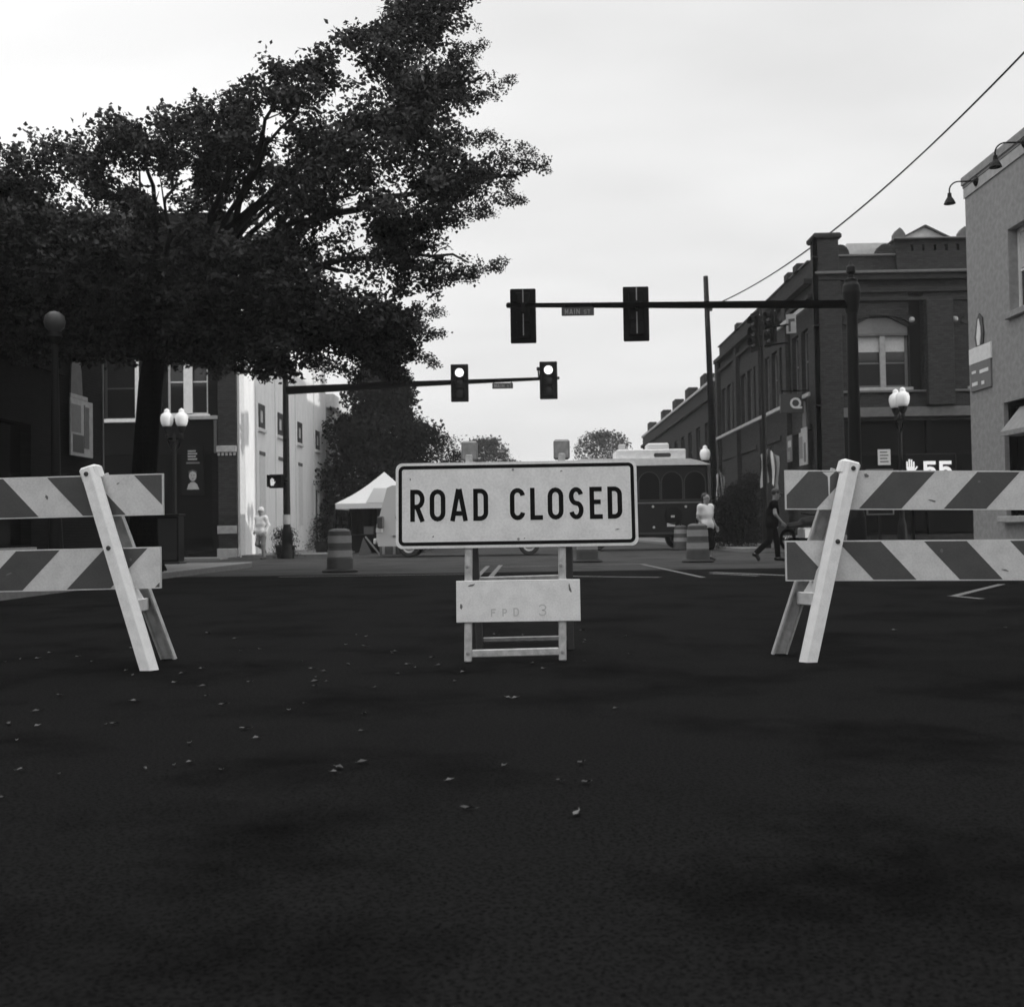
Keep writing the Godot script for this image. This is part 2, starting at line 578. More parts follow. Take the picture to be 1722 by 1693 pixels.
func person(called: String, label: String, at: Vector3, turn: float, j: Dictionary, mats: Dictionary, o := {}) -> Node3D:
	# j: joints in the person's own space, facing +z
	var p := thing(called, label, "person", at, turn)
	var hl: Vector3 = j.hipl
	var hr: Vector3 = j.hipr
	var sl: Vector3 = j.shl
	var sr: Vector3 = j.shr
	var hip := (hl + hr) / 2
	var sh := (sl + sr) / 2
	var head: Vector3 = j.head
	var up := (sh - hip).normalized()
	var legs := [[hl, j.knl, 0.085, 0.058], [j.knl, j.anl, 0.056, 0.038], [hr, j.knr, 0.085, 0.058], [j.knr, j.anr, 0.056, 0.038]]
	var arms := [[sl, j.ell, 0.05, 0.04], [j.ell, j.wrl, 0.038, 0.027], [sr, j.elr, 0.05, 0.04], [j.elr, j.wrr, 0.038, 0.027]]
	var torso := [[hl + up * 0.02, hr + up * 0.02, 0.105, 0.105], [hip + up * 0.1, hip + up * 0.28, 0.135, 0.135], [hip + up * 0.3 + (sl - sr) * 0.22, hip + up * 0.3 - (sl - sr) * 0.22, 0.115, 0.115], [sl - up * 0.02, sr - up * 0.02, 0.068, 0.068], [sh - up * 0.1 + (sl - sr) * 0.2, sh - up * 0.1 - (sl - sr) * 0.2, 0.1, 0.1]]
	var neck := [[sh + up * 0.02, head - up * 0.09, 0.058, 0.05]]
	var fwd: Vector3 = j.get("face", Vector3(0, 0, 1)).normalized()
	var side := Vector3.UP.cross(fwd).normalized()
	var feet := []
	for s in [[j.anl, j.tol], [j.anr, j.tor]]:
		var d: Vector3 = (s[1] - s[0])
		feet.append([s[0] + Vector3(0, -0.03, 0), s[1], 0.042, 0.034])
		feet.append([s[0] + Vector3(0, -0.035, 0) - Vector3(d.x, 0, d.z).normalized() * 0.05, s[0] + Vector3(0, -0.035, 0), 0.038, 0.042])
	var st := mb()
	field_mesh(st, torso + legs + arms + neck + feet + [[head - up * 0.05, head + up * 0.03, 0.075, 0.088]], 0.024, 0.05)
	var hd := [[head + up * 0.03 - fwd * 0.015, head + up * 0.035 - fwd * 0.02, 0.096, 0.096], [head - up * 0.03 + fwd * 0.012, head + up * 0.03 + fwd * 0.02, 0.066, 0.072], [head - up * 0.088 + fwd * 0.05, head - up * 0.07 + fwd * 0.03, 0.034, 0.045], [head + up * 0.01 + fwd * 0.09, head - up * 0.022 + fwd * 0.108, 0.011, 0.016], [head - up * 0.055 + fwd * 0.085 + side * 0.016, head - up * 0.055 + fwd * 0.085 - side * 0.016, 0.011, 0.011]]
	for s in [-1, 1]:
		hd.append([head + side * s * 0.088 + up * 0.018, head + side * s * 0.09 - up * 0.025, 0.016, 0.011])
	field_mesh(st, hd, 0.011, 0.02)
	for s in [[j.ell, j.wrl, 1.0], [j.elr, j.wrr, -1.0]]:
		field_mesh(st, hand_caps(s[1], s[1] - s[0], Vector3(-s[2], 0, 0.3)), 0.0065, 0.008)
	build(st, "body", M[mats.skin], p)
	for s in [-1, 1]:
		st = mb()
		field_mesh(st, [[head + up * 0.012 + fwd * 0.084 + side * s * 0.033, head + up * 0.012 + fwd * 0.0845 + side * s * 0.033, 0.012, 0.012]], 0.005, 0.004)
		build(st, "eye", M.trim_dark, p)
	# clothes follow the body
	var grown := func(list: Array, by: float) -> Array:
		var r := []
		for c in list: r.append([c[0], c[1], c[2] + by, c[3] + by])
		return r
	var sleeves := [[sl, sl.lerp(j.ell, o.get("sleeve", 0.75)), 0.05, 0.044], [sr, sr.lerp(j.elr, o.get("sleeve", 0.75)), 0.05, 0.044]]
	if o.get("long", false):
		sleeves = [arms[0], [j.ell, j.ell.lerp(j.wrl, 0.92), 0.038, 0.03], arms[2], [j.elr, j.elr.lerp(j.wrr, 0.92), 0.038, 0.03]]
	st = mb()
	field_mesh(st, grown.call(torso, 0.018) + grown.call(sleeves, 0.02) + [[hl - up * 0.02, hr - up * 0.02, 0.14, 0.14], [hip + up * 0.05 + (sl - sr) * 0.12, hip + up * 0.05 - (sl - sr) * 0.12, 0.15, 0.15]], 0.02, 0.06)
	build(st, "shirt", M[mats.shirt], p)
	st = mb()
	if o.get("skirt", false):
		field_mesh(st, [[hip + Vector3(-0.05, 0.03, 0), hip + Vector3(-0.1, -0.5, 0), 0.14, 0.15], [hip + Vector3(0.05, 0.03, 0), hip + Vector3(0.1, -0.5, 0), 0.14, 0.15]], 0.022, 0.08)
		build(st, "skirt", M[mats.legs], p)
	else:
		var cut: float = o.get("cuff", 0.95)
		field_mesh(st, grown.call([[hl + up * 0.03, hr + up * 0.03, 0.108, 0.108], legs[0], [j.knl, j.knl.lerp(j.anl, cut), 0.058, 0.046], legs[2], [j.knr, j.knr.lerp(j.anr, cut), 0.058, 0.046]], 0.02), 0.02, 0.04)
		build(st, "trousers", M[mats.legs], p)
	for i in 2:
		st = mb()
		field_mesh(st, grown.call([feet[i * 2], feet[i * 2 + 1]], 0.011), 0.013, 0.02)
		build(st, "shoe", M[mats.shoes], p)
	st = mb()
	if o.get("cap", false):
		field_mesh(st, [[head + up * 0.05 - fwd * 0.02, head + up * 0.055 - fwd * 0.022, 0.105, 0.105]], 0.014, 0.02)
		field_mesh(st, [[head + up * 0.055 + fwd * 0.085 + side * 0.045, head + up * 0.055 + fwd * 0.085 - side * 0.045, 0.014, 0.014], [head + up * 0.045 + fwd * 0.15 + side * 0.03, head + up * 0.045 + fwd * 0.15 - side * 0.03, 0.01, 0.01], [head + up * 0.055 + fwd * 0.08, head + up * 0.045 + fwd * 0.155, 0.012, 0.01]], 0.009, 0.03)
		build(st, "cap", M[mats.hair], p)
	else:
		field_mesh(st, [[head + up * 0.045 - fwd * 0.03, head + up * 0.05 - fwd * 0.032, 0.1, 0.1], [head - fwd * 0.06, head - up * o.get("hair", 0.06) - fwd * 0.065, 0.075, 0.06]], 0.012, 0.03)
		build(st, "hair", M[mats.hair], p)
	return p

# ---------------------------------------------------------------- foliage
func leaf_spray(sd: int, count: int, radius: float, leaf: float, tone := 1.0) -> ArrayMesh:
	var r := RandomNumberGenerator.new()
	r.seed = sd
	var st := mb()
	for i in count:
		var c := Vector3(r.randfn(0, 0.42), r.randfn(0, 0.3), r.randfn(0, 0.42)) * radius
		var d := (Vector3(r.randf_range(-1, 1), r.randf_range(-0.9, 0.5), r.randf_range(-1, 1))).normalized()
		var s := d.cross(Vector3(r.randf_range(-1, 1), r.randf_range(-1, 1), r.randf_range(-1, 1))).normalized()
		var l := leaf * r.randf_range(0.7, 1.25)
		var w := l * r.randf_range(0.26, 0.42)
		var tn := tone * r.randf_range(0.75, 1.25)
		st.set_color(Color(tn, tn, tn))
		var fold := d.cross(s) * w * 0.35
		var tip := c + d * l
		var m := c + d * l * 0.45
		tri(st, c, m + s * w + fold, tip)
		tri(st, c, tip, m - s * w + fold)
	return st.commit()

func grow(st: SurfaceTool, sprays: Array, at: Vector3, s: float, r: RandomNumberGenerator, tilt := 0.6) -> void:
	var b := Basis.from_euler(Vector3(r.randf_range(-tilt, tilt), r.randf() * TAU, r.randf_range(-tilt, tilt))).scaled(Vector3(s, s * r.randf_range(0.7, 1.1), s))
	st.append_from(sprays[r.randi() % sprays.size()], 0, Transform3D(b, at))

func inside_dist(poly: PackedVector2Array, p: Vector2) -> float:
	if not Geometry2D.is_point_in_polygon(p, poly): return -1.0
	var d := 1e9
	for i in poly.size():
		d = minf(d, p.distance_to(Geometry2D.get_closest_point_to_segment(p, poly[i], poly[(i + 1) % poly.size()])))
	return d

# ---------------------------------------------------------------- the scene
func _ready() -> void:
	rng.seed = 11
	view_and_light()
	materials()
	ground()
	brick_corner_building()
	stucco_building()
	dark_left_building()
	white_corner_building()
	far_buildings()
	big_tree()
	other_trees()
	mast_arms()
	lamps()
	wall_signs()
	utility()
	vehicles()
	street_things()
	drums()
	people()
	road_closed_sign()
	barricades()
	wear()
	leaves()

func view_and_light() -> void:
	var cam := Camera3D.new()
	cam.name = "camera"
	cam.fov = 49.88
	cam.near = 0.05
	cam.far = 900.0
	cam.transform = Transform3D(Basis(Vector3.UP, deg_to_rad(0.796)) * Basis(Vector3.RIGHT, deg_to_rad(1.445)) * Basis(Vector3.BACK, deg_to_rad(-0.9)), Vector3(0, 0.85, 0))
	add_child(cam)
	cam.current = true
	# a simple lens focused on the sign: the far street is slightly soft
	var lens := CameraAttributesPhysical.new()
	lens.frustum_focal_length = 25.8
	lens.frustum_focus_distance = 7.2
	lens.exposure_aperture = 3.4
	cam.attributes = lens
	# thinly overcast sky: soft streaks, brighter towards the zenith
	var w := 1024
	var h := 512
	var n := FastNoiseLite.new()
	n.seed = 5
	n.noise_type = FastNoiseLite.TYPE_SIMPLEX_SMOOTH
	n.frequency = 1.5
	n.fractal_octaves = 5
	var data := PackedFloat32Array()
	data.resize(w * h * 3)
	var i := 0
	for y in h:
		var el := (0.5 - (y + 0.5) / h) * PI
		var ce := cos(el)
		var se := sin(el)
		for x in w:
			var az := (x + 0.5) / w * TAU
			var d := Vector3(ce * sin(az), se, -ce * cos(az))
			var v := 0.3
			if se > 0.0:
				var q := d / (se + 0.22)
				var c := n.get_noise_3d(q.x * 0.8 + 3.1, q.z * 2.2, 0.7)
				v = 0.82 + 0.055 * smoothstep(0.04, 0.22, se) + 1.6 * smoothstep(0.5, 1.0, se) + clampf(c, -0.6, 0.6) * 0.1 - 0.045 * smoothstep(0.0, 0.5, d.x + se * 0.3)
				# light leak painted into the sky: brighter over the left, all the way round
				v += 0.17 * smoothstep(0.05, 0.5, -d.x + se * 0.25)
			data[i] = v
			data[i + 1] = v
			data[i + 2] = v
			i += 3
	var im := Image.create_from_data(w, h, false, Image.FORMAT_RGBF, data.to_byte_array())
	var sky := Sky.new()
	var sm := PanoramaSkyMaterial.new()
	sm.panorama = ImageTexture.create_from_image(im)
	sm.energy_multiplier = 1.0
	sky.sky_material = sm
	var e := Environment.new()
	e.background_mode = Environment.BG_SKY
	e.sky = sky
	e.tonemap_mode = Environment.TONE_MAPPER_LINEAR
	e.tonemap_exposure = 1.0
	e.sdfgi_enabled = true
	e.ssao_enabled = true
	e.ssil_enabled = true
	e.fog_enabled = true
	e.fog_density = 0.0006
	e.fog_light_color = Color(0.86, 0.86, 0.86)
	var we := WorldEnvironment.new()
	we.name = "environment"
	we.environment = e
	add_child(we)
	# low evening sun shining along the cross street from the right
	var sun := DirectionalLight3D.new()
	sun.name = "sun"
	sun.light_energy = 0.6
	sun.light_color = Color(1.0, 0.995, 0.985)
	sun.light_angular_distance = 0.5
	sun.shadow_enabled = true
	add_child(sun)
	sun.look_at_from_position(Vector3.ZERO, Vector3(-20.9, -3.0, -4.6), Vector3.UP)

func materials() -> void:
	var fine := noise_bytes(512, 0.09, 3, 4)
	var grain := noise_bytes(512, 0.35, 4, 2)
	var blotch := noise_bytes(512, 0.012, 8, 5)
	var speck := noise_bytes(512, 0.22, 9, 3, FastNoiseLite.TYPE_CELLULAR)
	T.grain = grey_tex(grain, 512)
	T.fine = grey_tex(fine, 512)
	var asphalt := tone_tex(grain, speck, 512, 0.05, 3.6, 0.5, 2.0)
	var patch := tone_tex(blotch, fine, 512, 0.3, 1.6, 0.25)
	T.worn = tone_tex(fine, blotch, 512, 0.72, 1.1, 0.5)
	T.dirty = tone_tex(fine, blotch, 512, 0.45, 1.15, 0.72)
	T.concrete = tone_tex(grain, blotch, 512, 0.6, 1.12, 0.6)
	var bi := brick_images()
	T.brick = ImageTexture.create_from_image(bi[0])
	T.brick_h = ImageTexture.create_from_image(bi[1])
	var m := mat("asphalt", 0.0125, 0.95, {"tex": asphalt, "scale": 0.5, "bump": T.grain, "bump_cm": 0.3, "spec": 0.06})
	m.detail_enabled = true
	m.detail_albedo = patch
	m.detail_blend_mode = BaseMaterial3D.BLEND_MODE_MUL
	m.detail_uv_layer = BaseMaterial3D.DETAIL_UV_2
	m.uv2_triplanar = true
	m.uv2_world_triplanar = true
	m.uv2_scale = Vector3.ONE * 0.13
	m = mat("asphalt_skylit", 0.062, 0.95, {"tex": asphalt, "scale": 0.4, "spec": 0.15})  # paler tone stands in for open-sky light over the crossing
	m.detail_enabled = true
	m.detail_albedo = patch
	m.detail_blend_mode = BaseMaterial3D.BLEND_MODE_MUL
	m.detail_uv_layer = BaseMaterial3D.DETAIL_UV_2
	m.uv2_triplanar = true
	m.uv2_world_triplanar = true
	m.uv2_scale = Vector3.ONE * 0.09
	mat("earth", 0.08, 0.95, {"tex": T.dirty, "scale": 0.2})
	mat("pavement", 0.16, 0.9, {"tex": T.concrete, "scale": 0.5, "bump": T.grain, "bump_cm": 0.2})
	mat("kerb_stone", 0.2, 0.85, {"tex": T.concrete, "scale": 0.8})
	mat("road_paint", 0.16, 0.8, {"tex": T.dirty, "scale": 1.7})
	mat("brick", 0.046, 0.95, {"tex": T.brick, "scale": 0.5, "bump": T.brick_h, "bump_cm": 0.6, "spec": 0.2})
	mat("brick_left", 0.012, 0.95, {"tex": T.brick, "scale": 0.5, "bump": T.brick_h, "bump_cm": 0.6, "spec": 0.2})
	mat("brick_row", 0.04, 0.95, {"tex": T.brick, "scale": 0.5, "spec": 0.2})
	mat("stucco", 0.31, 0.92, {"tex": T.concrete, "scale": 0.9, "bump": T.brick_h, "bump_cm": 0.35, "spec": 0.2})
	mat("stucco_light", 0.42, 0.9, {"tex": T.concrete, "scale": 0.6})
	mat("white_wall", 0.89, 0.85, {"tex": T.worn})
	M.white_wall.uv1_scale = Vector3(0.8, 0.09, 0.8)
	mat("white_trim", 0.75, 0.6, {"tex": T.worn, "scale": 0.7})
	mat("stone", 0.38, 0.85, {"tex": T.concrete, "scale": 0.7})
	mat("stone_dull", 0.12, 0.9, {"tex": T.concrete, "scale": 0.7})
	mat("trim_dark", 0.03, 0.55)
	mat("trim_grey", 0.14, 0.6, {"tex": T.worn, "scale": 1.0})
	mat("shop_front", 0.009, 0.8, {"spec": 0.15})
	mat("dark_inside", 0.012, 0.95)
	mat("glass_dark", 0.02, 0.06, {"spec": 0.5})
	mat("glass_shop", 0.008, 0.12, {"spec": 0.16})
	mat("blind", 0.55, 0.8, {"tex": T.worn, "scale": 1.4})
	mat("roof_tin", 0.5, 0.5, {"tex": T.worn, "scale": 0.8})
	mat("roof_felt", 0.06, 0.95)
	mat("black_metal", 0.009, 0.5, {"spec": 0.22})
	mat("signal_black", 0.009, 0.75, {"spec": 0.14})
	mat("bracket_pale", 0.3, 0.5)
	mat("galvanised", 0.3, 0.5, {"metal": 0.4})
	mat("wire", 0.03, 0.7)
	mat("pole_wood", 0.3, 0.9, {"tex": T.dirty, "scale": 1.2})
	mat("globe_glass", 0.72, 0.45, {"emit": 0.1})
	mat("globe_dim", 0.06, 0.3, {"spec": 0.3})
	mat("lens_lit", 0.9, 0.4, {"emit": 1.2})
	mat("lens_dark", 0.02, 0.2)
	mat("led", 0.5, 0.6, {"emit": 0.5})
	mat("street_sign", 0.045, 0.5)
	mat("street_letters", 0.28, 0.5)
	mat("bark", 0.06, 0.95, {"tex": T.dirty, "scale": 1.6, "bump": T.fine, "bump_cm": 2.0})
	mat("leaf", 0.085, 0.65, {"back": 0.13, "spec": 0.25})
	M.leaf.vertex_color_use_as_albedo = true
	mat("leaf_far", 0.05, 0.8, {"back": 0.03, "spec": 0.15})
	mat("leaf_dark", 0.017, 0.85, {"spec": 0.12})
	mat("sign_face", 0.78, 0.5, {"tex": T.worn, "scale": 0.9})
	mat("sign_black", 0.011, 0.75, {"spec": 0.15})
	mat("board_white", 0.8, 0.7, {"tex": T.worn, "scale": 1.3})
	mat("pencil", 0.5, 0.9)
	mat("barrier_white", 0.72, 0.45, {"tex": T.worn, "scale": 1.1})
	mat("barrier_dark", 0.088, 0.45, {"tex": T.worn, "scale": 1.1})
	mat("leg_white", 0.88, 0.55, {"tex": T.worn, "scale": 1.9})
	mat("stand_white", 0.55, 0.6, {"tex": T.dirty, "scale": 2.3})  # white stand paint darkened for the shade on the legs
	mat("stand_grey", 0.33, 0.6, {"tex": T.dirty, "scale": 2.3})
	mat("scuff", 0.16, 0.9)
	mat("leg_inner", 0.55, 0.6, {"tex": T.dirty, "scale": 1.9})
	mat("drum_dark", 0.07, 0.6, {"tex": T.worn, "scale": 1.5})
	mat("drum_pale", 0.3, 0.4, {"tex": T.worn, "scale": 1.5})
	mat("rubber", 0.015, 0.85)
	mat("tent_cloth", 0.78, 0.8, {"back": 0.35})
	mat("tent_shade", 0.42, 0.8, {"back": 0.2})
	mat("van_paint", 0.45, 0.35)
	mat("bus_dark", 0.016, 0.5, {"spec": 0.25})
	mat("bus_roof", 0.75, 0.4, {"tex": T.worn, "scale": 0.6})
	mat("bus_light", 0.6, 0.3)
	mat("chrome", 0.6, 0.12, {"metal": 1.0})
	mat("cloth_dark", 0.01, 0.98, {"spec": 0.08})
	mat("cloth_pale", 0.15, 0.9)
	mat("cloth_white", 0.66, 0.85)
	mat("cloth_mid", 0.3, 0.9)
	mat("skin", 0.27, 0.6)
	mat("skin_darker", 0.25, 0.6)  # slightly darker skin tone
	mat("hair_dark", 0.015, 0.6)
	mat("paper", 0.6, 0.8)
	mat("ink", 0.05, 0.8)
	mat("flag_white", 0.42, 0.9)
	mat("flag_dark", 0.05, 0.9)
	mat("dead_leaf", 0.055, 0.8)
	mat("dead_leaf_pale", 0.12, 0.8)

func slab(called: String, m: String, lo: Vector3, hi: Vector3, bev := 0.0) -> MeshInstance3D:
	var st := mb()
	if bev > 0: cbox(st, Transform3D(), lo, hi, bev)
	else: box(st, Transform3D(), lo, hi)
	return tag(build(st, called, M[m]), "", "", "", "structure")

func ground() -> void:
	var st := mb()
	quad(st, Vector3(-450, -0.012, -650), Vector3(450, -0.012, -650), Vector3(450, -0.012, 120), Vector3(-450, -0.012, 120))
	tag(build(st, "ground", M.earth), "", "", "", "structure")
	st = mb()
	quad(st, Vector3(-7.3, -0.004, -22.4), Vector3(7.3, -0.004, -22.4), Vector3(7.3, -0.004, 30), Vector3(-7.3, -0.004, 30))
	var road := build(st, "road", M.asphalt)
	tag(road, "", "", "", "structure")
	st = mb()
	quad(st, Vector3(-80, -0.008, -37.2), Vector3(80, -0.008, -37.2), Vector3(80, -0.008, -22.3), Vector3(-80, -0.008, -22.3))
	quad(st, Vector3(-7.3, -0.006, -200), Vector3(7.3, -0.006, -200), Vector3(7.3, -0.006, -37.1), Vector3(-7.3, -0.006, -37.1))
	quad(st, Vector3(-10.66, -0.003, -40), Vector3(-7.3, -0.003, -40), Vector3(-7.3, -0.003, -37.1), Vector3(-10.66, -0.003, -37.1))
	tag(build(st, "cross_street", M.asphalt_skylit), "", "", "", "structure")
	# pavements with stone kerbs
	for b in [[-10.66, -7.45, -28.6, 30.0, 0.13, "near_left"], [7.45, 10.25, -27.6, 30.0, 0.13, "near_right"], [7.45, 10.25, -200.0, -37.35, 0.13, "far_right"], [-10.66, -7.45, -200.0, -40.0, 0.1, "far_left"], [10.25, 60.0, -38.0, -37.35, 0.13, "corner_right"], [-60.0, -10.66, -40.0, -37.35, 0.06, "corner_left"], [10.25, 60.0, -27.6, -25.0, 0.13, "side_right"], [-60.0, -10.66, -28.6, -27.05, 0.13, "side_left"]]:
		slab("pavement_" + b[5], "pavement", Vector3(b[0], -0.1, b[2]), Vector3(b[1], b[4], b[3]))
	for b in [[-7.448, -7.3, -28.6, 30.0, 0.135], [7.3, 7.448, -27.6, 30.0, 0.135], [7.3, 7.448, -200.0, -37.35, 0.135], [-7.448, -7.3, -200.0, -40.0, 0.105]]:
		slab("kerb", "kerb_stone", Vector3(b[0], -0.1, b[2]), Vector3(b[1], b[4], b[3]), 0.02)
	slab("kerb_cross", "kerb_stone", Vector3(7.3, -0.1, -37.348), Vector3(60, 0.135, -37.2), 0.02)
	# pavement joints are scored into slabs: thin recessed strips stay below 10 px, left to the material
	var lines := [[Vector2(2.74, 26.0), Vector2(3.0, 18.6), 0.1], [Vector2(0.6, 20.0), Vector2(2.3, 18.9), 0.16], [Vector2(3.5, 20.7), Vector2(4.6, 18.7), 0.2], [Vector2(3.4, 20.2), Vector2(4.0, 18.9), 0.12], [Vector2(5.02, 12.86), Vector2(6.6, 15.2), 0.1], [Vector2(5.0, 12.92), Vector2(5.12, 12.3), 0.09], [Vector2(-0.7, 18.7), Vector2(-0.68, 27.0), 0.1], [Vector2(-0.95, 18.9), Vector2(-0.98, 26.4), 0.1], [Vector2(-0.6, 25.6), Vector2(2.9, 26.3), 0.13], [Vector2(-5.0, 21.6), Vector2(-1.2, 21.6), 0.12]]
	for l in lines:
		st = mb()
		var a := Vector3(l[0].x, 0.0005, -l[0].y)
		var b := Vector3(l[1].x, 0.0005, -l[1].y)
		var s: Vector3 = (b - a).cross(Vector3.UP).normalized() * l[2] * 0.5
		quad(st, a - s, b - s, b + s, a + s)
		tag(build(st, "road_marking", M.road_paint), "", "", "", "structure")

func core(parent: Node, lo: Vector3, hi: Vector3, roof_y: float) -> void:
	# dark inside and flat roof of a building
	var st := mb()
	box(st, Transform3D(), lo, hi)
	build(st, "interior", M.dark_inside, parent)
	st = mb()
	box(st, Transform3D(), Vector3(lo.x - 0.1, roof_y - 0.2, lo.z - 0.1), Vector3(hi.x + 0.1, roof_y, hi.z + 0.1))
	build(st, "roof", M.roof_felt, parent)

func fbox(parent: Node, called: String, m: String, F: Transform3D, lo: Vector3, hi: Vector3, bev := 0.0) -> MeshInstance3D:
	var st := mb()
	if bev > 0: cbox(st, F, lo, hi, bev)
	else: box(st, F, lo, hi)
	return build(st, called, M[m], parent)

func brick_corner_building() -> void:
	var B := thing("brick_building", "dark two-storey corner brick building with raised parapet blocks and arched front window", "building", Vector3.ZERO)
	core(B, Vector3(10.75, 0.1, -56.5), Vector3(29.5, 9.6, -38.55), 9.8)
	# front to the cross street: x along u
	var F := facade(Vector3(10.25, 0, -38), Vector3.RIGHT)
	var holes := []
	var wins := []
	for c in [2.23, 6.35, 10.5, 14.6]:
		holes.append(Rect2(c - 1.02, 5.66, 2.04, 2.5))
		wins.append(c)
	holes.append(Rect2(0.9, 0.5, 17.4, 4.0))
	for c in [3.5, 7.62, 11.8]: holes.append(Rect2(c - 0.24, 5.56, 0.5, 3.42))
	var st := mb()
	wall_open(st, F, 0, 19.5, 0, 9.75, holes, 0.35)
	# upper parapet and blocks
	box(st, F, Vector3(0, 9.75, -0.35), Vector3(19.5, 10.3, -0.02))
	build(st, "wall", M.brick, B)
	for c in wins:
		window(B, F, Rect2(c - 1.02, 5.66, 2.04, 2.5), {"frame": "trim_grey", "fw": 0.1, "mullions": [c + 0.1], "rail": 6.55, "depth": 0.2, "blind": 6.95, "sill": "stone"})
		# arched head: a brick infill above the bar with the arch ring
		st = mb()
		var poly := PackedVector2Array([Vector2(c - 1.0, 7.55), Vector2(c + 1.0, 7.55)])
		poly.append_array(PackedVector2Array(arc(Vector2(c, 7.75), 1.0, 0.4, 0, 180, 12)))
		prism(st, F, poly, -0.19, -0.1)
		build(st, "tympanum", M.trim_grey, B)
		st = mb()
		ribbon(st, F, arc(Vector2(c, 7.88), 1.16, 0.45, 0, 180, 14), 0.26, -0.1, 0.05)
		build(st, "window_arch", M.brick, B)
		fbox(B, "transom", "stone_dull", F, Vector3(c - 1.0, 7.5, -0.19), Vector3(c + 1.0, 7.57, -0.08))
		fbox(B, "mullion", "stone", F, Vector3(c + 0.02, 5.68, -0.2), Vector3(c + 0.22, 7.5, -0.1), 0.01)
		# spandrel corners cover the square opening round the arch
		for s in [-1, 1]:
			st = mb()
			var q := PackedVector2Array([Vector2(c + s * 1.02, 7.8), Vector2(c + s * 1.02, 8.16), Vector2(c + s * 0.3, 8.16)])
			prism(st, F, q, -0.3, -0.02)
			build(st, "spandrel", M.brick, B)
	# niches between the windows, their shade painted by the black core, lined by piers
	for c in [3.5, 7.62, 11.8]:
		fbox(B, "pier", "brick", F, Vector3(c + 0.28, 5.0, 0.002), Vector3(c + 1.2, 8.68, 0.3), 0.02)
		for u in [c - 0.27, c + 1.24]:
			fbox(B, "impost_block", "stone", F, Vector3(u, 7.92, 0.04), Vector3(u + 0.18, 8.1, 0.2), 0.05)
	fbox(B, "pier", "brick", F, Vector3(-0.03, 0.1, 0.002), Vector3(0.85, 9.5, 0.22), 0.02)
	for y in [[9.0, 9.16], [8.7, 8.82]]:
		fbox(B, "corbel_band", "brick", F, Vector3(0.86, y[0], 0.001), Vector3(19.5, y[1], 0.12), 0.01)
	fbox(B, "cornice", "stone_dull", F, Vector3(-0.08, 9.62, 0.003), Vector3(19.6, 9.72, 0.38), 0.02)
	fbox(B, "cornice_shadow_course", "brick", F, Vector3(-0.04, 9.42, 0.002), Vector3(19.55, 9.618, 0.26), 0.015)
	fbox(B, "coping", "stone_dull", F, Vector3(0.8, 10.3, -0.4), Vector3(19.5, 10.38, 0.05), 0.015)
	fbox(B, "stone_band", "stone_dull", F, Vector3(0.6, 4.62, 0.002), Vector3(19.5, 4.96, 0.14), 0.015)
	fbox(B, "sill_course", "stone_dull", F, Vector3(0.86, 5.48, 0.003), Vector3(19.5, 5.56, 0.1), 0.01)
	# corner pillar and block with loopholes
	fbox(B, "corner_pillar", "brick", F, Vector3(0.06, 9.75, -0.75), Vector3(0.84, 10.92, 0.06), 0.015)
	fbox(B, "pillar_cap", "brick", F, Vector3(-0.06, 10.922, -0.86), Vector3(0.95, 11.14, 0.16), 0.06)
	for x in [0.92, 2.5]:
		st = mb()
		prism(st, F, PackedVector2Array(arc(Vector2(x, 10.38), 0.32, 0.36, 0, 180, 8)), -0.3, 0.0)
		build(st, "scroll", M.brick, B)
	st = mb()
	var slots := []
	for i in 5: slots.append(Rect2(3.38 + i * 0.4, 10.46, 0.1, 0.22))
	wall_open(st, F, 2.84, 5.6, 10.385, 10.84, slots, 0.2)
	box(st, F, Vector3(2.84, 9.76, -0.3), Vector3(5.6, 10.384, 0.14))
	box(st, F, Vector3(2.84, 10.385, -0.5), Vector3(5.6, 10.84, -0.21))
	build(st, "parapet_block", M.brick, B)
	fbox(B, "block_coping", "stone_dull", F, Vector3(2.76, 10.842, -0.55), Vector3(5.68, 10.9, 0.2), 0.015)
	for x in [3.02, 5.3]:
		st = mb()
		prism(st, F, PackedVector2Array([Vector2(x - 0.2, 10.9), Vector2(x + 0.2, 10.9), Vector2(x + 0.19, 11.08), Vector2(x + 0.1, 11.22), Vector2(x, 11.3), Vector2(x - 0.1, 11.22), Vector2(x - 0.19, 11.08)]), -0.3, 0.0)
		build(st, "finial", M.stone_dull, B)
	st = mb()
	prism(st, F, PackedVector2Array([Vector2(3.2, 11.0), Vector2(4.95, 11.0), Vector2(4.07, 11.44)]), -6.0, -0.5)
	build(st, "gable", M.roof_tin, B)
	st = mb()
	for s in [-1, 1]:
		ribbon(st, F, [Vector2(4.07 + s * 0.95, 10.98), Vector2(4.07, 11.47)], 0.06, -6.1, -0.4)
	build(st, "gable_edge", M.trim_dark, B)
	st = mb()
	prism(st, F, PackedVector2Array([Vector2(1.7, 9.7), Vector2(3.9, 9.7), Vector2(3.9, 11.55), Vector2(2.05, 11.55)]), -9.0, -3.0)
	build(st, "roof_ridge", M.roof_tin, B)
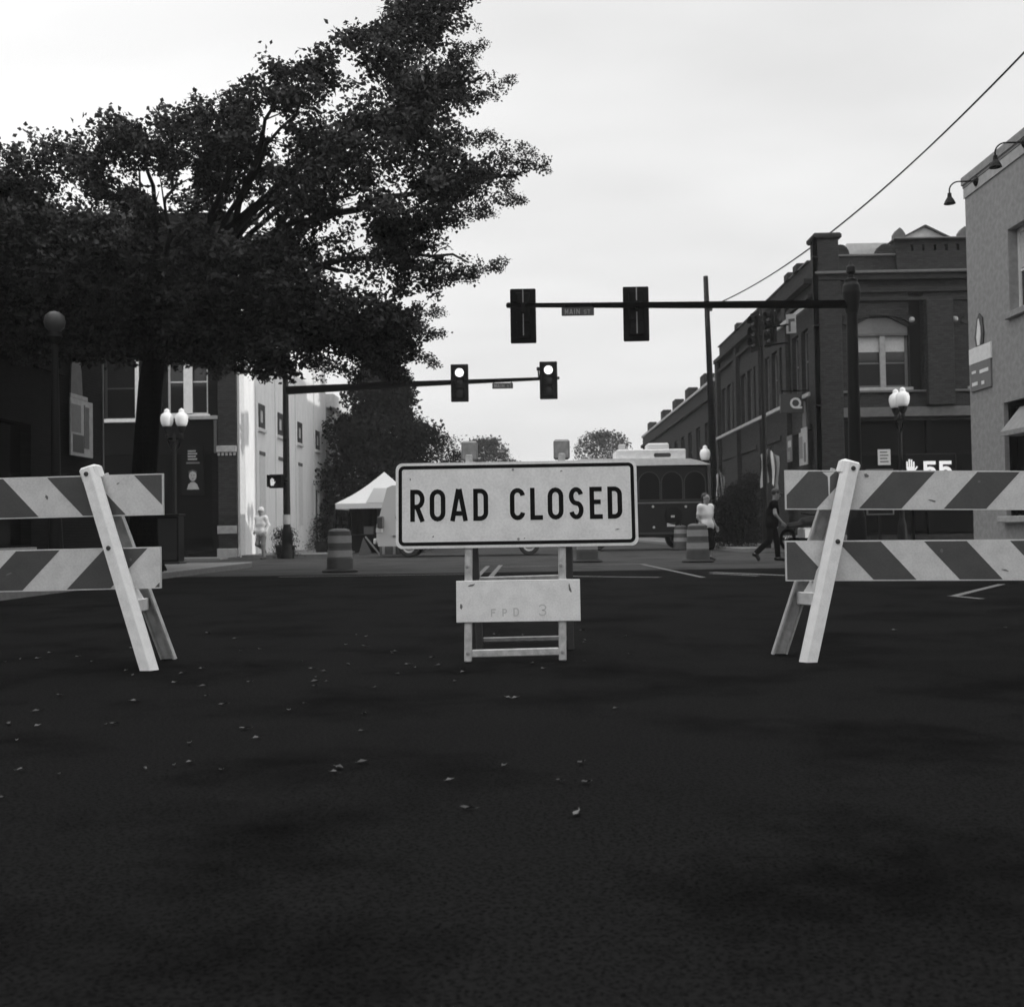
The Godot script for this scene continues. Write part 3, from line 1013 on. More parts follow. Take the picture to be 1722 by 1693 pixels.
	# shop front below
	for i in 6:
		var u0 := 1.0 + i * 2.9
		fbox(B, "shop_post", "shop_front", F, Vector3(u0 - 0.1, 0.5, -0.25), Vector3(u0 + 0.06, 4.5, -0.05))
		fbox(B, "shop_pane", "glass_shop", F, Vector3(u0 + 0.062, 0.6, -0.2), Vector3(u0 + 2.738, 3.3, -0.18))
		fbox(B, "transom_pane", "glass_shop", F, Vector3(u0 + 0.062, 3.42, -0.2), Vector3(u0 + 2.738, 4.45, -0.18))
		fbox(B, "shop_rail", "shop_front", F, Vector3(u0 + 0.064, 3.3, -0.22), Vector3(u0 + 2.736, 3.42, -0.1))
	# long side to the street: u = 57 - depth
	F = facade(Vector3(10.25, 0, -57), Vector3.BACK)
	holes = []
	var cs := []
	for bay in [[0.35, 4.75], [5.45, 9.75], [10.45, 14.65], [15.35, 18.1]]:
		var nw := 3 if bay[1] - bay[0] > 3.5 else 2
		var ww: float = (bay[1] - bay[0]) / nw
		for k in nw:
			var r := Rect2(bay[0] + ww * k + 0.2, 5.72, ww - 0.4, 2.3)
			holes.append(r)
			cs.append(r)
	st = mb()
	wall_open(st, F, 0, 18.64, 0, 9.55, holes, 0.35)
	box(st, F, Vector3(0, 9.55, -0.35), Vector3(18.9, 10.34, -0.02))
	build(st, "wall", M.brick, B)
	for r in cs:
		window(B, F, r, {"frame": "trim_grey", "fw": 0.07, "mullions": [r.get_center().x], "rail": 6.9, "depth": 0.16})
	for u in [0.0, 5.1, 10.1, 15.0]:
		fbox(B, "pilaster", "brick", F, Vector3(u - 0.28, 0.1, 0.002), Vector3(u + 0.28, 9.5, 0.2), 0.015)
	for u in [15.2, 16.6, 5.1]:
		fbox(B, "pier_cap", "brick", F, Vector3(u - 0.3, 10.34, -0.4), Vector3(u + 0.3, 10.62, 0.1), 0.02)
	fbox(B, "cornice", "brick", F, Vector3(-0.1, 9.45, 0.003), Vector3(18.6, 9.66, 0.3), 0.02)
	fbox(B, "corbel_band", "brick", F, Vector3(0, 8.95, 0.004), Vector3(18.6, 9.1, 0.16), 0.015)
	fbox(B, "trim_strip", "stone", F, Vector3(14.3, 8.56, 0.21), Vector3(18.95, 8.72, 0.3), 0.012)
	fbox(B, "coping", "stone_dull", F, Vector3(-0.05, 10.342, -0.4), Vector3(18.2, 10.4, 0.06), 0.012)
	fbox(B, "stone_band", "stone", F, Vector3(-0.05, 5.42, 0.21), Vector3(18.9, 5.56, 0.3), 0.012)
	for i in 4:
		fbox(B, "blind_panel_head", "brick", F, Vector3(0.6 + i * 5.0, 4.3, 0.002), Vector3(4.4 + i * 4.6, 4.5, 0.07), 0.01)
	# black pipe standing at the corner
	st = mb()
	tube(st, [Vector3(10.2, 0.15, -37.72), Vector3(10.2, 10.9, -37.72)], [0.085, 0.085], 10)
	build(st, "corner_pipe", M.black_metal, B)
	for y in [2.2, 5.0, 7.8, 10.2]:
		fbox(B, "pipe_clip", "black_metal", Transform3D(), Vector3(10.09, y, -37.83), Vector3(10.31, y + 0.06, -37.61))
	# poster and panel in the shop window
	F = facade(Vector3(12.56, 2.95, -38.12), Vector3.RIGHT)
	var P := thing("window_poster", "pale paper notice with printed lines in the dark shop window right of the mast pole", "poster", Vector3(12.56, 2.95, -38.1))
	fbox(P, "sheet", "paper", Transform3D(), Vector3(-0.22, 0, 0), Vector3(0.22, 0.55, 0.015))
	for k in 4:
		fbox(P, "print_line", "ink", Transform3D(), Vector3(-0.15, 0.1 + k * 0.11, 0.016), Vector3(0.15 - 0.04 * (k % 2), 0.14 + k * 0.11, 0.018))
	var Q := thing("dark_notice_board", "dark framed notice board on the shop front below the pale notice", "board", Vector3(12.3, 0.2, -37.9))
	fbox(Q, "frame", "trim_grey", Transform3D(), Vector3(-0.45, 1.0, -0.06), Vector3(0.5, 2.6, 0.0), 0.01)
	fbox(Q, "panel", "shop_front", Transform3D(), Vector3(-0.4, 1.05, 0.001), Vector3(0.45, 2.55, 0.01))
	fbox(Q, "stand", "black_metal", Transform3D(), Vector3(-0.05, -0.07, -0.05), Vector3(0.05, 1.0, -0.01))

func stucco_building() -> void:
	var B := thing("stucco_building", "pale rendered corner building with gooseneck lamps at the right edge of the photo", "building", Vector3.ZERO)
	core(B, Vector3(10.8, 0.1, -24.5), Vector3(24.0, 8.2, 12.0), 8.4)
	var F := facade(Vector3(10.25, 0, -25), Vector3.BACK)
	var holes := []
	for k in 12:
		holes.append(Rect2(2.14 + k * 3.0, 5.28, 1.25, 1.76))
	holes.append(Rect2(1.72, 1.0, 3.9, 2.42))
	for k in 6:
		holes.append(Rect2(6.4 + k * 4.8, 1.0, 3.9, 2.42))
	var st := mb()
	wall_open(st, F, 0, 37, 0, 8.66, holes, 0.3)
	# wall to the cross street
	box(st, Transform3D(), Vector3(10.55, 0, -25.0), Vector3(24.3, 8.66, -24.7))
	build(st, "wall", M.stucco, B)
	for k in 12:
		window(B, F, Rect2(2.14 + k * 3.0, 5.28, 1.25, 1.76), {"frame": "white_trim", "fw": 0.09, "rail": 6.15, "depth": 0.2, "blind": 6.2, "sill": "stucco"})
	for k in 7:
		var u0 := 1.72 if k == 0 else 1.6 + k * 4.8
		var r := Rect2(u0, 1.0, 3.9, 2.42)
		fbox(B, "shop_pane", "glass_shop", F, Vector3(u0 + 0.05, 1.05, -0.24), Vector3(r.end.x - 0.05, r.end.y - 0.05, -0.22))
		st = mb()
		for e in [[u0, u0 + 0.1, 1.0, 3.42], [r.end.x - 0.1, r.end.x, 1.0, 3.42], [u0 + 0.1, r.end.x - 0.1, 3.32, 3.42], [u0 + 1.9, u0 + 1.98, 1.0, 3.32]]:
			box(st, F, Vector3(e[0], e[2], -0.21), Vector3(e[1], e[3], -0.1))
		build(st, "shop_frame", M.shop_front, B)
		# sunken awning seen inside the opening
		st = mb()
		prism(st, Transform3D(Basis(F.basis.z, F.basis.y, -F.basis.x), F.origin + F.basis.x * (u0 + 0.5)), PackedVector2Array([Vector2(-0.12, 3.28), Vector2(0.3, 2.76), Vector2(0.3, 2.66), Vector2(-0.12, 2.66)]), -2.9, 0.0)
		build(st, "awning", M.stucco, B)
		fbox(B, "shop_sill", "stone", F, Vector3(u0 - 0.1, 0.86, -0.2), Vector3(r.end.x + 0.1, 0.998, 0.16), 0.015)
	fbox(B, "coping", "stucco", F, Vector3(-0.06, 8.662, -0.42), Vector3(37, 8.86, 0.07), 0.015)
	fbox(B, "coping_line", "trim_grey", F, Vector3(-0.03, 8.6, 0.002), Vector3(37, 8.655, 0.04))
	fbox(B, "frieze", "stucco_light", F, Vector3(-0.02, 8.36, 0.003), Vector3(37, 8.595, 0.03), 0.005)
	# two gooseneck lamps fixed to the wall
	var G := thing("gooseneck_lamp", "black gooseneck lamp on the pale wall, standing out against the sky", "wall lamp", Vector3(10.25, 8.54, -24.28), 0, "gooseneck lamps on the pale wall")
	st = mb()
	lathe(st, frame_at(Vector3(0.0, 0, 0), Vector3(-1, 0, 0)), [Vector2(0, 0), Vector2(0.12, 0.0), Vector2(0.11, 0.05), Vector2(0.04, 0.1), Vector2(0, 0.1)], 12)
	build(st, "wall_plate", M.black_metal, G)
	st = mb()
	var pts := [Vector3(-0.05, 0, 0), Vector3(-0.38, 0.0, 0)]
	for p in arc(Vector2(-0.42, -0.2), 0.22, 0.2, 90, 180, 7): pts.append(Vector3(p.x, p.y, 0))
	pts.append(Vector3(-0.64, -0.28, 0))
	var rad := []
	for p in pts: rad.append(0.016)
	tube(st, pts, rad, 8)
	build(st, "arm", M.black_metal, G)
	st = mb()
	lathe(st, Transform3D(Basis(), Vector3(-0.64, -0.5, 0)), [Vector2(0.0, 0.06), Vector2(0.125, 0.0), Vector2(0.13, 0.0), Vector2(0.09, 0.09), Vector2(0.05, 0.15), Vector2(0.04, 0.24), Vector2(0, 0.25)], 14)
	build(st, "shade", M.black_metal, G)
	copy(G, "second black gooseneck lamp on the pale wall, cut by the photo's right edge", Vector3(10.25, 8.56, -21.9))
	# painted board with an ornament above it
	var W := thing("wall_sign", "pale and grey painted board with leafy emblem above it on the rendered wall", "sign", Vector3(10.25, 3.85, -24.97))
	var L := facade(Vector3.ZERO, Vector3.BACK)
	fbox(W, "board", "trim_grey", L, Vector3(0.1, 0.0, 0.0), Vector3(1.18, 0.62, 0.04), 0.006)
	fbox(W, "pale_header", "white_trim", L, Vector3(0.06, 0.622, 0.0), Vector3(1.22, 0.98, 0.045), 0.006)
	for q in [[0.2, 0.12, 0.5, 0.2], [0.62, 0.36, 1.08, 0.44], [0.2, 0.4, 0.42, 0.46], [0.7, 0.1, 0.85, 0.18]]:
		fbox(W, "painted_mark", "white_trim", L, Vector3(q[0], q[1], 0.041), Vector3(q[2], q[3], 0.046))
	st = mb()
	prism(st, L, PackedVector2Array([Vector2(0.42, 1.0), Vector2(0.36, 1.2), Vector2(0.5, 1.6), Vector2(0.62, 1.72), Vector2(0.78, 1.6), Vector2(0.84, 1.25), Vector2(0.78, 1.0)]), 0.0, 0.03)
	build(st, "emblem_back", M.trim_dark, W)
	st = mb()
	prism(st, L, PackedVector2Array([Vector2(0.55, 1.0), Vector2(0.5, 1.2), Vector2(0.56, 1.42), Vector2(0.62, 1.6), Vector2(0.7, 1.4), Vector2(0.72, 1.2), Vector2(0.66, 1.0)]), 0.031, 0.05)
	build(st, "emblem_front", M.white_trim, W)

func dark_left_building() -> void:
	var B := thing("dark_brick_building", "dark brick building close at the left behind the big tree", "building", Vector3.ZERO)
	core(B, Vector3(-24.0, 0.1, -26.5), Vector3(-11.2, 7.8, 12.0), 8.0)
	var F := facade(Vector3(-10.66, 0, 12), Vector3.FORWARD)
	var holes := []
	for k in 12: holes.append(Rect2(1.2 + k * 3.1, 4.7, 1.3, 2.1))
	for k in 8: holes.append(Rect2(1.0 + k * 4.4, 0.7, 3.3, 2.6))
	var st := mb()
	wall_open(st, F, 0, 39.05, 0, 8.3, holes, 0.3)
	box(st, Transform3D(), Vector3(-24.0, 0, -27.05), Vector3(-10.96, 8.3, -26.75))
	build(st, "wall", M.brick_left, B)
	for k in 12:
		window(B, F, Rect2(1.2 + k * 3.1, 4.7, 1.3, 2.1), {"frame": "trim_dark", "rail": 5.75, "sill": "brick_left", "glass": "glass_shop"})
	for k in 8:
		var u0 := 1.0 + k * 4.4
		fbox(B, "shop_pane", "glass_shop", F, Vector3(u0, 0.7, -0.25), Vector3(u0 + 3.3, 3.3, -0.23))
		fbox(B, "shop_post", "shop_front", F, Vector3(u0 + 1.6, 0.7, -0.22), Vector3(u0 + 1.7, 3.3, -0.12))
		fbox(B, "base_ledge", "stone", F, Vector3(u0 - 0.05, 0.5, 0.002), Vector3(u0 + 3.35, 0.66, 0.1), 0.012)
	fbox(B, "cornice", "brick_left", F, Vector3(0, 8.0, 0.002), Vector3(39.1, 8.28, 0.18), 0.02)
	fbox(B, "corner_strip", "stone_dull", F, Vector3(39.0, 0.1, 0.002), Vector3(39.06, 5.4, 0.03))

func white_corner_building() -> void:
	var B := thing("white_sided_building", "corner building with dark shop front and long white side wall behind the far mast pole", "building", Vector3.ZERO)
	core(B, Vector3(-29.5, 0.1, -57.0), Vector3(-11.2, 12.2, -40.5), 12.4)
	var F := facade(Vector3(-30.0, 0, -40), Vector3.RIGHT)
	var X := func(x: float) -> float: return x + 30.0
	var holes := [Rect2(X.call(-28.6), 0.3, 16.9, 4.86)]
	var wl := [-27.6, -24.4, -21.4, -18.4, -15.72]
	for x in wl: holes.append(Rect2(X.call(x), 5.24, 1.27, 2.45))
	holes.append(Rect2(X.call(-13.35), 5.36, 1.53, 2.35))
	for x in wl + [-12.9]: holes.append(Rect2(X.call(x), 9.1, 1.2, 2.2))
	var st := mb()
	wall_open(st, F, 0, 19.28, 0, 12.85, holes, 0.3)
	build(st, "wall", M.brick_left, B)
	for x in wl:
		window(B, F, Rect2(X.call(x), 5.24, 1.27, 2.45), {"frame": "trim_dark", "rail": 6.4, "glass": "glass_shop", "sill": "white_trim"})
		st = mb()
		box(st, F, Vector3(X.call(x) + 1.19, 5.24, -0.13), Vector3(X.call(x) + 1.32, 7.69, 0.05))
		build(st, "white_jamb", M.white_trim, B)
	for x in wl + [-12.9]:
		window(B, F, Rect2(X.call(x), 9.1, 1.2, 2.2), {"frame": "trim_dark", "rail": 10.2, "sill": "stone_dull"})
	window(B, F, Rect2(X.call(-13.35), 5.36, 1.53, 2.35), {"frame": "white_trim", "fw": 0.08, "rail": 6.6, "sill": "white_trim"})
	st = mb()
	box(st, F, Vector3(X.call(-12.72), 5.4, -0.13), Vector3(X.call(-12.42), 7.7, 0.03))
	build(st, "wide_mullion", M.white_trim, B)
	# brick pier at the corner with pale courses
	fbox(B, "corner_pier", "brick", F, Vector3(X.call(-11.42), 0.36, 0.002), Vector3(X.call(-10.72), 12.8, 0.16), 0.012)
	for y in [[3.92, 4.16, 0.24], [0.9, 1.2, 0.2], [0.04, 0.36, 0.24]]:
		fbox(B, "pier_stone", "stone", F, Vector3(X.call(-11.46), y[0], 0.003), Vector3(X.call(-10.72), y[1], y[2]), 0.015)
	st = mb()
	for k in 5:
		box(st, F, Vector3(X.call(-11.42) + k * 0.145, 3.8, 0.162), Vector3(X.call(-11.42) + k * 0.145 + 0.08, 3.918, 0.21))
	build(st, "dentil_course", M.stone, B)
	fbox(B, "shop_head", "stone", F, Vector3(X.call(-12.5), 5.16, 0.002), Vector3(X.call(-11.43), 5.3, 0.1), 0.012)
	fbox(B, "shop_edge", "stone_dull", F, Vector3(X.call(-11.6), 3.9, 0.002), Vector3(X.call(-11.47), 5.15, 0.06), 0.012)
	for i in 6:
		var u0: float = X.call(-28.6) + i * 2.82
		fbox(B, "shop_post", "shop_front", F, Vector3(u0, 0.3, -0.2), Vector3(u0 + 0.12, 5.16, -0.06))
		fbox(B, "shop_pane", "glass_shop", F, Vector3(u0 + 0.122, 0.7, -0.18), Vector3(u0 + 2.82, 3.9, -0.16))
		fbox(B, "shop_transom", "shop_front", F, Vector3(u0 + 0.122, 3.9, -0.2), Vector3(u0 + 2.82, 5.16, -0.1))
	fbox(B, "cornice", "brick_left", F, Vector3(0, 12.4, 0.002), Vector3(19.3, 12.84, 0.3), 0.02)
	# white side to the street: u = depth - 40
	F = facade(Vector3(-10.66, 0, -40), Vector3.FORWARD)
	holes = []
	var ws := [2.9, 6.2, 10.2, 14.5]
	for u in ws: holes.append(Rect2(u, 5.12, 1.0, 0.98))
	holes.append(Rect2(14.45, 0.1, 0.95, 3.0))
	st = mb()
	wall_open(st, F, -0.05, 17.4, 0, 12.8, holes, 0.3)
	build(st, "white_wall", M.white_wall, B)
	fbox(B, "corner_board", "white_trim", F, Vector3(-0.08, 0.02, 0.002), Vector3(0.55, 12.8, 0.05), 0.01)
	for u in ws:
		window(B, F, Rect2(u, 5.12, 1.0, 0.98), {"frame": "trim_dark", "fw": 0.24, "depth": -0.03, "blind": 5.2, "sill": "white_trim"})  # wide dark frames stand in for shade in the window recesses
		fbox(B, "lintel", "stone_dull", F, Vector3(u + 0.1, 4.05, 0.002), Vector3(u + 1.0, 4.2, 0.03), 0.006)
		fbox(B, "seam", "white_trim", F, Vector3(u - 0.5, 0.1, 0.002), Vector3(u - 0.44, 9.5, 0.03))
	fbox(B, "bricked_window", "white_trim", F, Vector3(3.0, 1.3, 0.002), Vector3(3.9, 4.0, 0.02))
	fbox(B, "bricked_window", "white_trim", F, Vector3(10.3, 1.3, 0.002), Vector3(11.2, 4.0, 0.02))
	fbox(B, "side_door", "trim_grey", F, Vector3(14.45, 0.1, -0.2), Vector3(15.4, 3.1, -0.12))
	# carriage lantern on a bracket
	var L := thing("wall_lantern", "black carriage lantern on a bracket at the far end of the white wall", "lantern", Vector3(-10.66, 3.75, -55.9))
	st = mb()
	tube(st, [Vector3(0, 0.55, 0), Vector3(0.95, 0.55, 0)], [0.02, 0.02], 6)
	tube(st, [Vector3(0, 0.1, 0), Vector3(0.3, 0.53, 0)], [0.015, 0.015], 6)
	build(st, "bracket", M.black_metal, L)
	st = mb()
	lathe(st, Transform3D(Basis(), Vector3(0.9, -0.42, 0)), [Vector2(0, 0), Vector2(0.06, 0.05), Vector2(0.09, 0.12), Vector2(0.19, 0.6), Vector2(0.21, 0.62), Vector2(0.08, 0.8), Vector2(0.03, 0.97), Vector2(0, 0.98)], 6)
	build(st, "lantern_body", M.black_metal, L)
	# posters in the shop window of the dark front
	var P := thing("portrait_poster", "dark poster with pale portrait and text lines in the left shop window", "poster", Vector3(-12.42, 2.35, -40.05))
	fbox(P, "sheet", "shop_front", Transform3D(), Vector3(-0.42, 0, 0), Vector3(0.42, 1.85, 0.02), 0.004)
	for k in 4:
		fbox(P, "print_line", "stone", Transform3D(), Vector3(-0.18, 1.32 + k * 0.1, 0.021), Vector3(0.17 - 0.05 * (k % 2), 1.38 + k * 0.1, 0.023))
	fbox(P, "print_line", "trim_grey", Transform3D(), Vector3(-0.24, 1.18, 0.021), Vector3(0.26, 1.24, 0.023))
	st = mb()
	var face := PackedVector2Array(arc(Vector2(0, 0.72), 0.14, 0.19, 0, 350, 18))
	prism(st, Transform3D(), face, 0.021, 0.023)
	prism(st, Transform3D(), PackedVector2Array([Vector2(-0.22, 0.22), Vector2(0.24, 0.22), Vector2(0.16, 0.42), Vector2(0.05, 0.5), Vector2(-0.06, 0.5), Vector2(-0.16, 0.42)]), 0.021, 0.0225)
	build(st, "portrait", M.stone, P)
	st = mb()
	for q in [Vector2(-0.05, 0.75), Vector2(0.05, 0.75)]:
		prism(st, Transform3D(), PackedVector2Array(arc(q, 0.025, 0.016, 0, 330, 8)), 0.0235, 0.0245)
	prism(st, Transform3D(), PackedVector2Array(arc(Vector2(0, 0.62), 0.04, 0.012, 0, 330, 8)), 0.0235, 0.0245)
	prism(st, Transform3D(), PackedVector2Array([Vector2(-0.15, 0.74), Vector2(-0.1, 0.86), Vector2(0, 0.9), Vector2(0.1, 0.86), Vector2(0.15, 0.74), Vector2(0.16, 0.9), Vector2(0, 0.97), Vector2(-0.16, 0.9)]), 0.0235, 0.0245)
	build(st, "portrait_features", M.ink, P)

func far_buildings() -> void:
	# further along the left side
	var B := thing("cornice_building", "building with white cornice beyond the white wall, half hidden by the conical tree", "building", Vector3.ZERO)
	var F := facade(Vector3(-10.66, 0, -58), Vector3.FORWARD)
	var holes := []
	for k in 6: holes.append(Rect2(1.0 + k * 3.2, 4.6, 1.2, 2.2))
	var st := mb()
	wall_open(st, F, 0, 20, 0, 7.6, holes, 0.3)
	box(st, Transform3D(), Vector3(-24, 0, -58.0), Vector3(-10.96, 7.6, -57.7))
	build(st, "wall", M.stone, B)
	core(B, Vector3(-24, 0.1, -77.5), Vector3(-11.2, 7.2, -58.2), 7.4)
	for k in 6:
		window(B, F, Rect2(1.0 + k * 3.2, 4.6, 1.2, 2.2), {"frame": "white_trim", "rail": 5.7})
	fbox(B, "cornice", "white_trim", F, Vector3(-0.1, 7.6, -0.3), Vector3(20, 8.4, 0.35), 0.05)
	# the long row with stub chimneys on the right
	B = thing("row_building", "long low brick row with five stub chimneys further along the right side", "building", Vector3.ZERO)
	F = facade(Vector3(10.25, 0, -95), Vector3.BACK)
	holes = []
	for k in 11: holes.append(Rect2(1.0 + k * 3.2, 4.4, 1.5, 2.4))
	st = mb()
	wall_open(st, F, 0, 36.3, 0, 8.8, holes, 0.3)
	box(st, Transform3D(), Vector3(10.55, 0, -95), Vector3(24, 8.8, -94.7))
	box(st, Transform3D(), Vector3(10.55, 0, -59.0), Vector3(24, 8.8, -58.7))
	build(st, "wall", M.brick_row, B)
	core(B, Vector3(10.8, 0.1, -94.5), Vector3(24, 8.0, -59.3), 8.2)
	for k in 11:
		window(B, F, Rect2(1.0 + k * 3.2, 4.4, 1.5, 2.4), {"frame": "trim_dark", "rail": 5.6})
	fbox(B, "coping", "stone", F, Vector3(-0.05, 8.8, -0.35), Vector3(36.3, 8.98, 0.12), 0.02)
	fbox(B, "cornice", "brick_row", F, Vector3(0, 7.9, 0.002), Vector3(36.3, 8.15, 0.2), 0.02)
	for d in [62.0, 68.0, 74.0, 80.5, 89.5]:
		fbox(B, "chimney", "brick_row", F, Vector3(95 - d - 0.75, 8.982, -0.5), Vector3(95 - d + 0.75, 9.6, 0.1), 0.02)

# ---------------------------------------------------------------- trees
func big_tree() -> void:
	var r := RandomNumberGenerator.new()
	r.seed = 21
	var t := thing("street_tree", "big leafy street tree spreading over the street from the left kerb", "tree", Vector3(-7.87, 0.13, -22.0))
	var org := t.position
	var outline := PackedVector2Array([Vector2(-20, 6.9), Vector2(-13.5, 7.9), Vector2(-10.8, 8.6), Vector2(-8.9, 9.15), Vector2(-7.7, 9.5), Vector2(-6.4, 9.9), Vector2(-4.85, 10.55), Vector2(-3.4, 11.15), Vector2(-2.1, 12.0), Vector2(-0.95, 12.9), Vector2(-1.0, 10.8), Vector2(-1.15, 9.9), Vector2(-1.6, 9.2), Vector2(-1.2, 8.8), Vector2(-1.1, 8.4), Vector2(-0.8, 8.2), Vector2(-0.95, 7.7), Vector2(-1.3, 7.3), Vector2(-2.2, 6.85), Vector2(-1.8, 6.5), Vector2(-2.0, 6.0), Vector2(-2.2, 5.6), Vector2(-2.1, 5.1), Vector2(-2.2, 4.65), Vector2(-2.5, 4.3), Vector2(-2.5, 4.0), Vector2(-3.6, 4.15), Vector2(-4.8, 4.05), Vector2(-6.0, 4.3), Vector2(-7.2, 4.4), Vector2(-9.5, 4.5), Vector2(-13, 4.6), Vector2(-20, 4.9)])
	# trunk and limbs
	var st := mb()
	var tr := [Vector3(-7.86, 0.05, -22), Vector3(-7.86, 0.6, -22), Vector3(-7.84, 2.2, -22.05), Vector3(-7.68, 4.0, -22), Vector3(-7.35, 5.6, -22), Vector3(-7.2, 6.3, -22)]
	for i in tr.size(): tr[i] -= org
	tube(st, tr, [0.4, 0.29, 0.245, 0.235, 0.22, 0.17], 14)
	for k in 5:
		var a := TAU * k / 5 + 0.4
		tube(st, [Vector3(cos(a) * 0.5, 0.0, sin(a) * 0.5), Vector3(cos(a) * 0.26, 0.25, sin(a) * 0.26), Vector3(cos(a) * 0.12, 0.9, sin(a) * 0.12)], [0.06, 0.13, 0.16], 8)
	build(st, "trunk", M.bark, t)
	var limbs := [
		[Vector3(-7.3, 5.6, 0), Vector3(-6.83, 6.6, 0.2), Vector3(-6.6, 7.8, 0.3), Vector3(-6.5, 9.2, 0.3)],
		[Vector3(-7.3, 5.5, 0), Vector3(-5.84, 7.5, -0.4), Vector3(-4.36, 8.77, -0.9), Vector3(-2.88, 9.9, -1.2), Vector3(-1.8, 11.0, -1.4)],
		[Vector3(-6.9, 6.2, 0.1), Vector3(-4.98, 7.79, 0.5), Vector3(-3.13, 8.93, 0.9), Vector3(-1.41, 9.6, 1.1), Vector3(-0.4, 9.65, 1.2)],
		[Vector3(-7.3, 5.3, 0), Vector3(-4.87, 7.05, 0), Vector3(-2.9, 7.7, 0), Vector3(-0.94, 8.05, 0), Vector3(0.5, 8.2, 0)],
		[Vector3(-7.4, 5.0, 0), Vector3(-4.63, 6.35, -0.5), Vector3(-2.79, 6.85, -0.8), Vector3(-0.4, 6.54, -1.0)],
		[Vector3(-7.5, 4.4, 0), Vector3(-4.89, 5.46, 0.6), Vector3(-2.94, 5.0, 0.9), Vector3(-1.8, 4.7, 0.9)],
		[Vector3(-7.6, 5.2, 0), Vector3(-8.0, 7.2, -0.3), Vector3(-8.1, 9.0, -0.5)],
		[Vector3(-7.3, 5.8, 0), Vector3(-7.53, 8.0, 0.4), Vector3(-7.6, 9.4, 0.6)],
		[Vector3(-7.6, 4.8, 0), Vector3(-9.4, 6.6, 0.5), Vector3(-10.6, 7.6, 0.9), Vector3(-12.4, 7.4, 1.2)],
		[Vector3(-7.6, 4.4, 0), Vector3(-9.9, 5.3, -0.5), Vector3(-12.5, 5.6, -0.9)],
		[Vector3(-7.3, 5.3, 0), Vector3(-6.6, 6.6, 2.2), Vector3(-5.8, 7.3, 4.2)],
		[Vector3(-7.3, 5.3, 0), Vector3(-6.4, 6.8, -2.0), Vector3(-5.4, 7.8, -3.8)],
		[Vector3(-6.0, 7.3, -0.3), Vector3(-5.2, 8.8, 0.6), Vector3(-4.3, 10.4, 1.2)],
		[Vector3(-5.2, 6.8, 0), Vector3(-3.6, 8.2, 1.6), Vector3(-2.4, 8.7, 2.6)]]
	# thinner limbs fanning out between the main ones
	for k in 12:
		var a := deg_to_rad(lerpf(-12.0, 68.0, k / 11.0))
		var ln := lerpf(6.2, 6.0, k / 11.0) * r.randf_range(0.82, 1.0)
		var z1 := r.randf_range(-2.2, 2.2)
		var d := Vector3(cos(a), sin(a), 0)
		while inside_dist(outline, Vector2(-6.9, 5.9) + Vector2(d.x, d.y) * ln) < 0.7: ln -= 0.2
		limbs.append([Vector3(-6.9, 5.9, 0) + d * 0.6, Vector3(-6.9, 5.9, z1 * 0.4) + d * ln * 0.5 + Vector3(0, 0.35, 0), Vector3(-6.9, 5.9, z1) + d * ln])
	var wood := []
	for l in limbs:
		l[-1] = l[-2].lerp(l[-1], 0.7)
		var pts := []
		for i in l.size() - 1:
			for s in 4:
				pts.append(l[i].lerp(l[i + 1], s / 4.0))
		pts.append(l[l.size() - 1])
		var rad := []
		for i in pts.size():
			var q := Vector3(sin(i * 1.9 + pts[0].x), cos(i * 2.3), sin(i * 1.3)) * 0.06
			pts[i] = pts[i] + q + Vector3(0, 0, -22) - org
			rad.append(lerpf(0.13 if l.size() > 3 else 0.075, 0.02, pow(float(i) / (pts.size() - 1), 0.7)))
		st = mb()
		tube(st, pts, rad, 8)
		# side twigs
		for i in range(3, pts.size() - 2, 1):
			for s in 2:
				var d := Vector3(r.randf_range(-0.3, 0.9), r.randf_range(-0.4, 0.9), r.randf_range(-0.9, 0.9)).normalized()
				if pts[0].x + org.x > pts[pts.size() - 1].x + org.x: d.x *= -1
				var ln := r.randf_range(0.25, 0.7)
				var e: Vector3 = pts[i] + d * ln
				tube(st, [pts[i], pts[i] + d * ln * 0.5 + Vector3(0, 0.05, 0), e], [rad[i] * 0.5, 0.014, 0.006], 5, false)
				wood.append(e)
				wood.append(pts[i] + d * ln * 0.6)
		build(st, "limb", M.bark, t)
	# foliage
	var sprays := []
	for i in 10: sprays.append(leaf_spray(100 + i, 34, 0.3, 0.13, [0.16, 0.22, 0.26, 0.3, 0.33, 0.36, 0.45, 0.55, 0.75, 0.8][i]))
	# streaks between the fanning branches where the sky shows through
	var gap := FastNoiseLite.new()
	gap.seed = 33
	gap.frequency = 0.42
	gap.fractal_octaves = 2
	var open := func(x: float, y: float) -> bool:
		if y < 6.3 and x < -5.2: return false
		var q := Vector2(x + 7.4, y - 5.2)
		return gap.get_noise_2d(q.angle() * 7.5, q.length() * 0.95) < (-0.07 if x > -4.5 else -0.14)
	var no := FastNoiseLite.new()
	no.seed = 14
	no.frequency = 0.55
	no.fractal_octaves = 3
	var cl := mb()
	var placed := 0
	for e in wood:
		var w: Vector3 = e + org
		if inside_dist(outline, Vector2(w.x, w.y)) > 0.05 and not open.call(w.x, w.y):
			grow(cl, sprays, e, r.randf_range(0.7, 1.0), r)
			placed += 1
